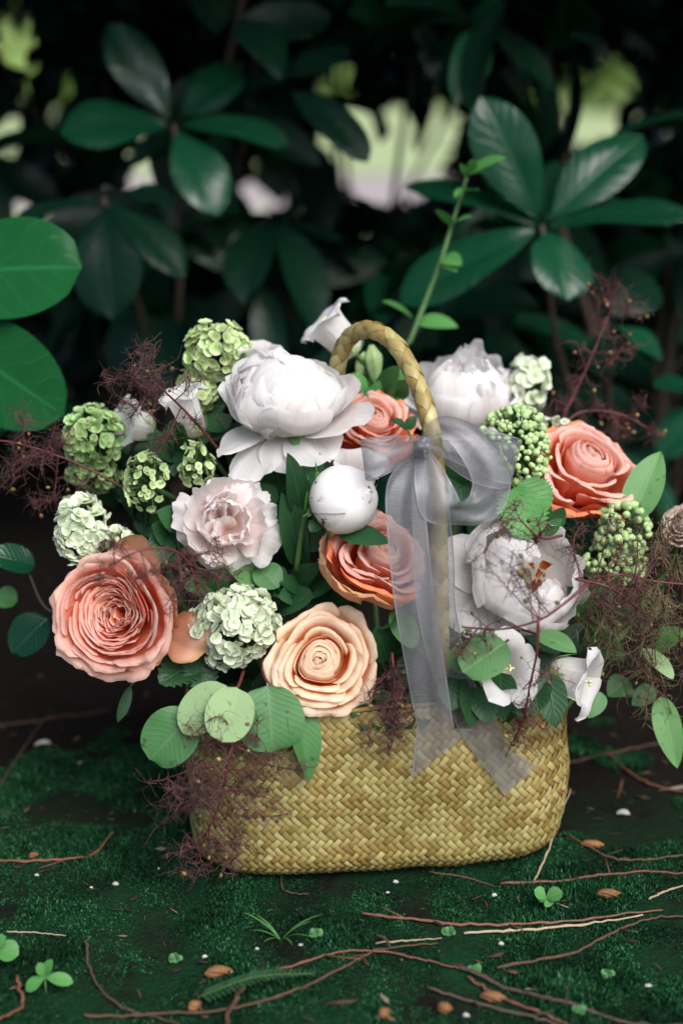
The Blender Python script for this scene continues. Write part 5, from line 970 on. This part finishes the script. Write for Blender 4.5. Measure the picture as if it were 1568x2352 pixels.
spray('bushy red stemmed spray hanging over the basket at left', [(540, 1690, -.12), (520, 1780, -.125), (500, 1860, -.125), (470, 1920, -.12)], [(345, 1800, -.12, .2), (400, 2000, -.11, .95), (690, 1770, -.125, .2), (670, 1870, -.13, .5), (590, 1960, -.125, .8), (480, 1990, -.12, .95), (360, 1900, -.11, .6), (470, 1720, -.12, .0), (600, 1700, -.12, .0), (380, 1810, -.12, .3), (350, 1850, -.11, .4), (400, 1870, -.12, .6), (440, 1780, -.12, .3), (620, 1730, -.125, .1), (640, 1790, -.13, .3), (600, 1830, -.135, .5), (560, 1880, -.13, .7), (540, 1940, -.125, .8), (530, 1990, -.12, .9), (420, 1940, -.12, .9), (480, 1820, -.13, .5), (430, 1700, -.125, .0), (400, 1760, -.12, .1), (450, 1860, -.13, .5), (510, 1700, -.13, .0), (390, 1960, -.11, .95), (640, 1840, -.13, .5), (560, 1800, -.135, .4)], 1250, 42, 28, 305, smats=('seed', 'seed', 'seed_yellow', 'seed'), spread=26)
spray('fine dark spray under the cream rose beside the bow tail', [(900, 1500, -.08), (905, 1570, -.095), (900, 1640, -.10)], [(845, 1600, -.105, .3), (950, 1650, -.108, .7), (880, 1660, -.108, .8), (920, 1570, -.105, .4), (860, 1620, -.10, .5), (900, 1680, -.105, .9), (930, 1600, -.10, .4), (850, 1700, -.105, .8), (940, 1720, -.105, .9), (890, 1720, -.105, .9), (870, 1560, -.09, .3), (920, 1650, -.105, .6)], 480, 34, 12, 306, smats=('seed',), spread=20)
spray('red forked spray lying across the cupped white peony', [(1350, 1340, -.11), (1290, 1390, -.125), (1235, 1425, -.13), (1150, 1445, -.125), (1060, 1440, -.115)], [(1170, 1310, -.14, .5), (1120, 1300, -.14, .5), (1080, 1410, -.12, .85), (1040, 1460, -.115, .95), (1180, 1270, -.13, .5), (1100, 1250, -.13, .55), (1230, 1350, -.14, .4), (1320, 1290, -.12, .05), (1120, 1500, -.12, .8), (1070, 1490, -.12, .9)], 300, 34, 15, 307, smats=('seed', 'seed_yellow', 'seed'), spread=22)
spray('thin red stem with wisps hanging down past the bellflowers', [(1235, 1425, -.13), (1232, 1500, -.125), (1215, 1580, -.115), (1205, 1650, -.105)], [(1170, 1610, -.115, .7), (1280, 1540, -.12, .6), (1185, 1690, -.105, .95), (1160, 1740, -.10, 1), (1260, 1680, -.10, .8), (1320, 1570, -.12, .5), (1210, 1720, -.10, 1)], 170, 30, 10, 308, smats=('seed_red', 'seed_yellow', 'seed'), spread=20)
spray('wide hazy green brown spray at the right of the basket', [(1345, 1335, -.07), (1420, 1320, -.07), (1500, 1335, -.065), (1600, 1345, -.06)], [(1540, 1640, -.04, .8), (1480, 1660, -.04, .6), (1560, 1180, -.05, .8), (1460, 1190, -.05, .5), (1400, 1420, -.06, .3), (1450, 1460, -.06, .5), (1500, 1420, -.06, .6), (1540, 1380, -.06, .7), (1560, 1470, -.05, .8), (1480, 1540, -.05, .5), (1400, 1500, -.06, .3), (1350, 1440, -.07, .1), (1440, 1600, -.04, .4), (1520, 1560, -.04, .7), (1560, 1290, -.05, .8), (1500, 1250, -.05, .6), (1420, 1380, -.06, .4), (1380, 1560, -.05, .2), (1570, 1560, -.04, .9), (1470, 1390, -.06, .5)], 1150, 50, 26, 309, hmat='hair_green', smats=('seed', 'seed_yellow', 'seed'), spread=34, sr=.0013)
spray('purple brown wisps in front of the right bud heads', [(1320, 1330, -.08), (1400, 1350, -.085), (1470, 1400, -.08)], [(1380, 1400, -.085, .5), (1440, 1340, -.085, .6), (1500, 1450, -.07, .9), (1430, 1250, -.07, .5), (1400, 1180, -.06, .3), (1540, 1220, -.06, .8), (1340, 1200, -.06, .1), (1480, 1300, -.08, .8)], 420, 40, 8, 310, smats=('seed',), spread=28)
spray('tall red stem spray rising blurred at the right against the dark', [(1290, 960, .12), (1330, 880, .13), (1370, 790, .14), (1400, 715, .15)], [(1390, 640, .15, 1), (1420, 660, .15, 1), (1360, 680, .15, .95), (1450, 690, .15, 1), (1480, 720, .15, 1), (1400, 770, .14, .8), (1470, 790, .14, .6), (1340, 830, .13, .6), (1300, 880, .13, .4), (1420, 820, .13, .5)], 330, 34, 14, 311, smats=('seed_yellow', 'seed_red'), spread=28)
spray('low reddish wisps behind the coral rose at right', [(1290, 975, .10), (1340, 945, .11), (1420, 950, .11), (1490, 985, .11)], [(1360, 925, .11, .4), (1440, 960, .11, .7), (1500, 1010, .11, 1), (1470, 930, .11, .9), (1300, 920, .10, .1), (1390, 990, .1, .6), (1260, 950, .1, .05)], 260, 32, 12, 312, smats=('seed_yellow', 'seed_red'), spread=26)
spray('wisps of red thread below the bow on the toothed leaf', [(1290, 1230, -.07), (1240, 1235, -.085), (1190, 1190, -.085)], [(1180, 1150, -.085, .9), (1200, 1220, -.09, .7), (1170, 1230, -.09, .9), (1140, 1230, -.1, 1), (1230, 1190, -.085, .5)], 130, 34, 4, 313, smats=('seed',), spread=22)

# ------------------------------------------------------------ on the ground: twigs, husks, seedlings, crumbs
def GG(px, py, up=.003):
    p = G(px, py); p.z = float(gz(p.x, p.y)) + up; return p
def twig(label, pts, rad, mat, side=(), lift=.0):
    q = [GG(x, y, rad * .8 + (e[0] if e else 0)) for x, y, *e in pts]; t = thing('fallen_twig', label, 'twig', q[0], 'fallen twigs on the moss'); o = t.location
    n = max(14, len(pts) * 7); c = spline([tuple(p) for p in q], n); r_ = np.random.default_rng(len(label) * 7 + int(pts[0][0])); c[:, 2] = np.maximum(c[:, 2], gz(c[:, 0], c[:, 1]) + rad * .5) + .0012
    rr = rad * .72 * np.interp(np.linspace(0, 1, n), [0, .5, 1], [1, .95, .6]) * (1 + r_.uniform(-.08, .10, n)); kn = r_.integers(1, n - 1, max(2, n // 5)); rr[kn] *= 1.28
    c += r_.normal(0, rad * .26, c.shape); a = TubeAcc(); a.tube(c, rr, 7); V = np.concatenate(a.V); U = np.concatenate(a.U); mk('stem', V - np.array(o), a.F, MT[mat], t, U)
    b = TubeAcc()
    for f in side:
        p = Vector(c[int(f * (n - 1))]); e = p + Vector((r_.normal(0, .012), r_.normal(0, .012), r_.uniform(.001, .006))); b.tube([p, p.lerp(e, .5), e], [rad * .45, rad * .25], 5)
    if side: b.mk('side_shoots', MT[mat], t, o)
K = 3.1e-4
TW = [('reddish twig entering from the left edge beside the basket', [(-40, 1986), (70, 1988), (160, 1976), (215, 1958), (262, 1925, .006)], 4.4, 'twig_red', (.5,)),
      ('short grey straight stick near the left edge', [(17, 2149), (85, 2150), (152, 2152)], 2.4, 'twig_pale', ()),
      ('dark curved twig bending from upright to flat, lower left', [(198, 2168, .004), (206, 2215), (240, 2270), (300, 2303), (345, 2312), (430, 2342)], 4.6, 'twig_dark', ()),
      ('long brown twig running along the bottom from left to middle', [(192, 2318), (300, 2311), (520, 2312), (680, 2285), (790, 2235), (870, 2195), (1006, 2172)], 4.4, 'twig_brown', (.3, .8)),
      ('thin reddish twig lying below the middle of the basket', [(634, 2228), (784, 2203), (890, 2200), (980, 2212), (1062, 2224)], 3.8, 'twig_red', (.2,)),
      ('thick dark bent twig at the bottom edge in the middle', [(582, 2256, .006), (545, 2285), (525, 2330), (518, 2380)], 7.5, 'twig_brown', ()),
      ('long smooth red twig in front of the basket at right', [(832, 2105), (940, 2117), (1100, 2122), (1300, 2106), (1522, 2085)], 4.8, 'twig_red', (.25, .6)),
      ('pale dry stick lying along the long red twig', [(1063, 2143), (1200, 2128), (1350, 2112), (1475, 2099)], 4.0, 'twig_pale', ()),
      ('brown twig slanting up to the right edge', [(1143, 2219), (1300, 2180), (1420, 2130), (1500, 2106), (1600, 2102)], 4.6, 'twig_brown', (.5,)),
      ('small pale splinter above the crossing twigs', [(862, 2179), (930, 2170), (1013, 2159)], 2.8, 'twig_pale', ()),
      ('short dark chip on the crossing twigs', [(866, 2176, .004), (882, 2188, .006), (897, 2202, .004)], 4.2, 'twig_dark', ()),
      ('red twig right of the basket corner running to the edge', [(1148, 2028), (1300, 2018), (1400, 2003), (1600, 1997)], 4.8, 'twig_red', (.4, .7)),
      ('thin grey twig leaning on the basket corner', [(1225, 2022), (1262, 1970, .012), (1305, 1905, .035)], 3.0, 'twig_pale', ()),
      ('pale thin stick at the right edge', [(1490, 2056), (1530, 2038), (1590, 2020)], 3.2, 'twig_pale', ()),
      ('grey bark twig running down to the lower right corner', [(1050, 2220), (1180, 2262), (1300, 2298), (1450, 2330), (1600, 2348)], 6.0, 'twig_dark', (.5,)),
      ('dark twig with pale splits in the lower right', [(980, 2265), (1100, 2300), (1250, 2334), (1330, 2360)], 4.6, 'twig_dark', (.3, .6)),
      ('reddish curved twig in the dark right of the basket', [(1392, 1728), (1440, 1775), (1500, 1806), (1600, 1822)], 4.6, 'twig_red', ()),
      ('dark reddish twig behind the curled leaf at right', [(1300, 1915), (1400, 1965), (1480, 1972), (1600, 1955)], 4.0, 'twig_brown', (.3,)),
      ('dark red twig curling at the lower left corner', [(40, 2255, .006), (52, 2300), (30, 2325), (-30, 2350)], 4.6, 'twig_red', ()),
      ('thin brown twig tucked under the basket front', [(985, 2000), (1060, 2010), (1132, 2032)], 3.0, 'twig_brown', ()),
      ('short dark stub poking from moss below the basket', [(645, 2005), (650, 2040), (685, 2052), (712, 2052)], 3.2, 'twig_dark', ()),
      ('faint brown twig far back at the right edge', [(1290, 1750), (1380, 1735), (1500, 1716), (1600, 1700)], 3.6, 'twig_brown', ()),
      ('red brown twig below the bottom husk at right', [(1075, 2240), (1150, 2280), (1240, 2315), (1310, 2345)], 5.0, 'twig_red', ()),
      ('faint twig in the dark at far left', [(-20, 1840), (60, 1720), (110, 1640)], 3.0, 'twig_dark', ()),
      ('long faint stick lying in the dark left of the basket', [(-30, 1668), (90, 1655), (250, 1612)], 3.4, 'twig_brown', ())]
for lb, pts, rp, mt, side in TW: twig(lb, pts, rp * K, mt, side)
def husk(label, px, py, L, W, ang, mat='husk', name='seed_husk', cat='husk'):
    p = GG(px, py, W * K * .42); t = thing(name, label, cat, p, 'tan husks on the moss'); d = Vector((cos(R_(ang)), sin(R_(ang)), .08)) * L * K * .5
    V, F, U = tube([-d, -d * .6, -d * .1, d * .4, d * .85, d * 1.1], np.array([.25, .8, 1, .85, .4, .12]) * W * K * .5, 9); V = np.array(V); V += (vnoise(V[:, 0] * 400, V[:, 1] * 400 + V[:, 2] * 300, 4) - .5)[:, None] * .0012
    mk('shell', V, F, MT[mat], t, U)
    d2 = d.cross(UP).normalized() * W * K * .5; V, F, U = leaf_grid(L * K * .8, W * K * .5, 'ovate', .5, .4, 0, 5, 7); link('flap', mesh('flap', V, F, MT[mat], U), t, leaf_matrix(-d * .7 + d2 * .4 + UP * W * K * .3, d + d2 + UP * W * K * .2, UP))
husk('tan almond-shaped husk on the moss at bottom left of middle', 500, 2222, 56, 26, 12); husk('orange tan husk on the moss near the right edge', 1395, 2052, 52, 24, -4)
husk('shiny tan husk between twigs at the bottom right', 1130, 2283, 50, 26, -15); husk('small round brown husk behind the long bottom twig', 446, 2298, 26, 24, 30)
husk('curled orange leaf scrap in the dark right of the basket', 1358, 1938, 52, 22, -15); husk('small tan lump at the bottom edge', 882, 2330, 26, 24, 60); husk('orange lump on the left reddish twig', 78, 1974, 22, 16, 5)
husk('tan speck husk near the bottom middle', 1020, 2290 + 30, 30, 26, -20)
def seedling(label, px, py, leaves, mat='leaf_new', h=.012):
    if h < .01: mat = 'leaf_mid'
    if h < .01: leaves = [(18 * cos(j * 1.26 + px), 14 * sin(j * 1.26 + px), .0042 + .0016 * (j % 2)) for j in range(5)]; h = .003
    p = GG(px, py, 0); t = thing('seedling', label, 'seedling', p, 'tiny seedlings in the moss'); a = TubeAcc(); a.tube([p - UP * .004, p + UP * h], [.0009, .0006], 5); a.mk('stem', MT['shoot'], t, p)
    for i, (dx, dy, W) in enumerate(leaves):
        q = p + UP * h; k = mpp(q); e = q + CR * dx * k + CU * (dy * k * .75) - CF * abs(dy) * .2 * k; add_leaf(t, q, e, W, view_dir(0, .7, .7), mat, prof='obovate', bend=.5, ns=5, nt=9, fold=.15)
seedling('pale green seedling with four leaves at the lower left', 105, 2262, [(-42, -40, .009), (66, -18, .009), (20, 58, .007), (-14, 46, .007)])
seedling('seedling with broad leaf cut by the left edge', -10, 2215, [(58, -22, .015), (30, 35, .009), (-20, 10, .01)])
seedling('small round-leaved seedling in front of the basket corner', 1252, 2082, [(-28, 26, .010), (38, 20, .011), (-20, 2, .008), (10, -24, .008), (30, 5, .007)])
seedling('tiny pale seedling near the long red twig', 1030, 2125 + 20, [(-16, 6, .006), (16, 8, .006), (0, -10, .006)], h=.005)
seedling('tiny grey green rosette at the bottom right of middle', 1090, 2225, [(-16, 6, .007), (16, 8, .007), (2, -12, .006)], h=.004)
seedling('tiny green rosette left of the almond husk', 402, 2180, [(-14, 6, .006), (14, 8, .006), (0, -10, .006)], h=.004); seedling('tiny pale rosette at the right above the moss', 1395, 2225, [(-14, 6, .006), (14, 8, .006), (0, -10, .006)], h=.004)
seedling('tiny pale leaf cluster right of the grass tuft', 725, 2158, [(-14, 4, .007), (14, 6, .007), (0, -12, .006)], h=.004); seedling('tiny clover-like plant at bottom centre right', 1330, 2342 - 30, [(-14, 4, .007), (14, 6, .007), (0, -12, .006)], h=.004)
# fern frond
p0, p1 = GG(455, 2282, .004), GG(720, 2266, .008); t_ = thing('fern_frond', 'small feathery fern frond lying on the moss at the bottom', 'fern', p0); a = TubeAcc(); fp = [Vector(q) for q in spline([p0, p0.lerp(p1, .5) + UP * .006, p1], 24)]; a.tube(fp, [.0007, .0004], 4); a.mk('stem', MT['stem'], t_, p0)
lm = mesh('leaflet', *(lambda g: (g[0], g[1]))(leaf_grid(1, .34, 'lance', .1, .3, 0, 3, 5)), MT['leaf_peony'], leaf_grid(1, .34, 'lance', .1, .3, 0, 3, 5)[2])
for i, q in enumerate(fp[1:]):
    for s in (-1, 1):
        d = (p1 - p0).normalized(); d = (d * .6 + d.cross(UP) * s).normalized(); L = .0095 * (1 - (i / 24) ** 2 * .8); link('leaflet', lm, t_, rel(t_, leaf_matrix(q, q + d * L + UP * .001, UP) @ Matrix.Scale(L, 4)))
# grass tuft
p = GG(645, 2160, 0); t_ = thing('grass_tuft', 'small tuft of thin grass blades in the moss', 'grass tuft', p); bl = np.random.default_rng(5)
for i in range(9):
    a_ = bl.uniform(0, 6.28); L = bl.uniform(.018, .034); V, F, U = leaf_grid(L, .0016, 'lance', .2, .9, 0, 3, 8); link('blade', mesh('blade', V, F, MT['leaf_vib'], U), t_, rel(t_, leaf_matrix(p, p + Vector((cos(a_) * .7, sin(a_) * .7, .9)), Vector((-cos(a_), -sin(a_), .8)))))
# pale crumbs and petals
for i, (px, py, s, lb) in enumerate([(85, 2015, 5, 'white crumb on the moss just below the left reddish twig'), (265, 2022, 7, 'white crumb on the moss left of the hanging spray'), (470, 2177, 6, 'white crumb above the almond husk'), (590, 2172, 5, 'white crumb left of the grass tuft'), (690, 2173, 5, 'white crumb right of the grass tuft'), (533, 2218, 4, 'tiny white crumb touching the almond husk'), (908, 2020, 6, 'white crumb under the basket front'), (1135, 2050, 6, 'white crumb left of the small seedling'), (1150, 2160, 6, 'white crumb under the pale dry stick'), (1490, 2245, 7, 'pale crumb near the right lower moss'), (1070, 2330, 7, 'pale crumb at the bottom right'), (365, 1985, 5, 'white crumb left of the hanging spray tip'), (890, 2045, 5, 'pale crumb below the basket middle'), (210, 2040, 4, 'tiny pale crumb on moss at left')]):
    p = GG(px, py, s * K * .4); t = thing('white_crumb', lb, 'crumb', p, 'pale crumbs on the moss'); r_ = np.random.default_rng(i); V, F, U = tube([(-s * K, 0, 0), (-s * K * .3, 0, s * K * .3), (s * K * .5, s * K * .3, 0), (s * K, 0, 0)], np.array([.3, .7, .6, .2]) * s * K, 6); mk('flake', np.array(V) + r_.normal(0, s * K * .12, (len(V), 3)), F, MT['crumb'], t)
def fallen_petal(label, px, py, L, W, ang):
    p = GG(px, py, .002); t = thing('fallen_petal', label, 'petal', p, 'fallen white petals'); V, F, U = leaf_grid(L * K, W * K, 'wide', .35, .6, .05, 7, 9); link('blade', mesh('blade', V, F, MT['white'], U), t, Matrix.Rotation(R_(ang), 4, 'Z') @ Matrix.Rotation(-.35, 4, 'Y'))
fallen_petal('fallen whitish petal in the dark left of the basket', 80, 1722, 46, 24, 15); fallen_petal('fallen white petal in the dark right of the basket', 1415, 1868, 34, 26, -10)
# pale stones on the bare soil far behind
for i, (px, py, s, lb) in enumerate([(862, 530, .05, 'pale stone on the soil in the middle gap, largest'), (905, 522, .03, 'small grey stone right of the largest pale one'), (625, 580, .045, 'pale stone left in the dark gap'), (690, 600, .04, 'second pale stone in the dark gap'), (560, 505, .05, 'greyish stone at left of the gap'), (760, 565, .03, 'small pale stone between the others')]):
    p = G(px, py); t = thing('pale_stone', lb, 'stone', p, 'pale stones on the soil'); r_ = np.random.default_rng(60 + i); V, F, U = tube([(-s, 0, s * .1), (-s * .6, 0, s * .25), (s * .2, 0, s * .3), (s * .8, 0, s * .2), (s, 0, s * .1)], np.array([.2, .6, .75, .5, .15]) * s, 8); mk('rock', np.array(V) * (1 + r_.normal(0, .05, (len(V), 1))), F, plain_mat('stone', (.30, .28, .28), (.5, .48, .48), 60, .8), t)
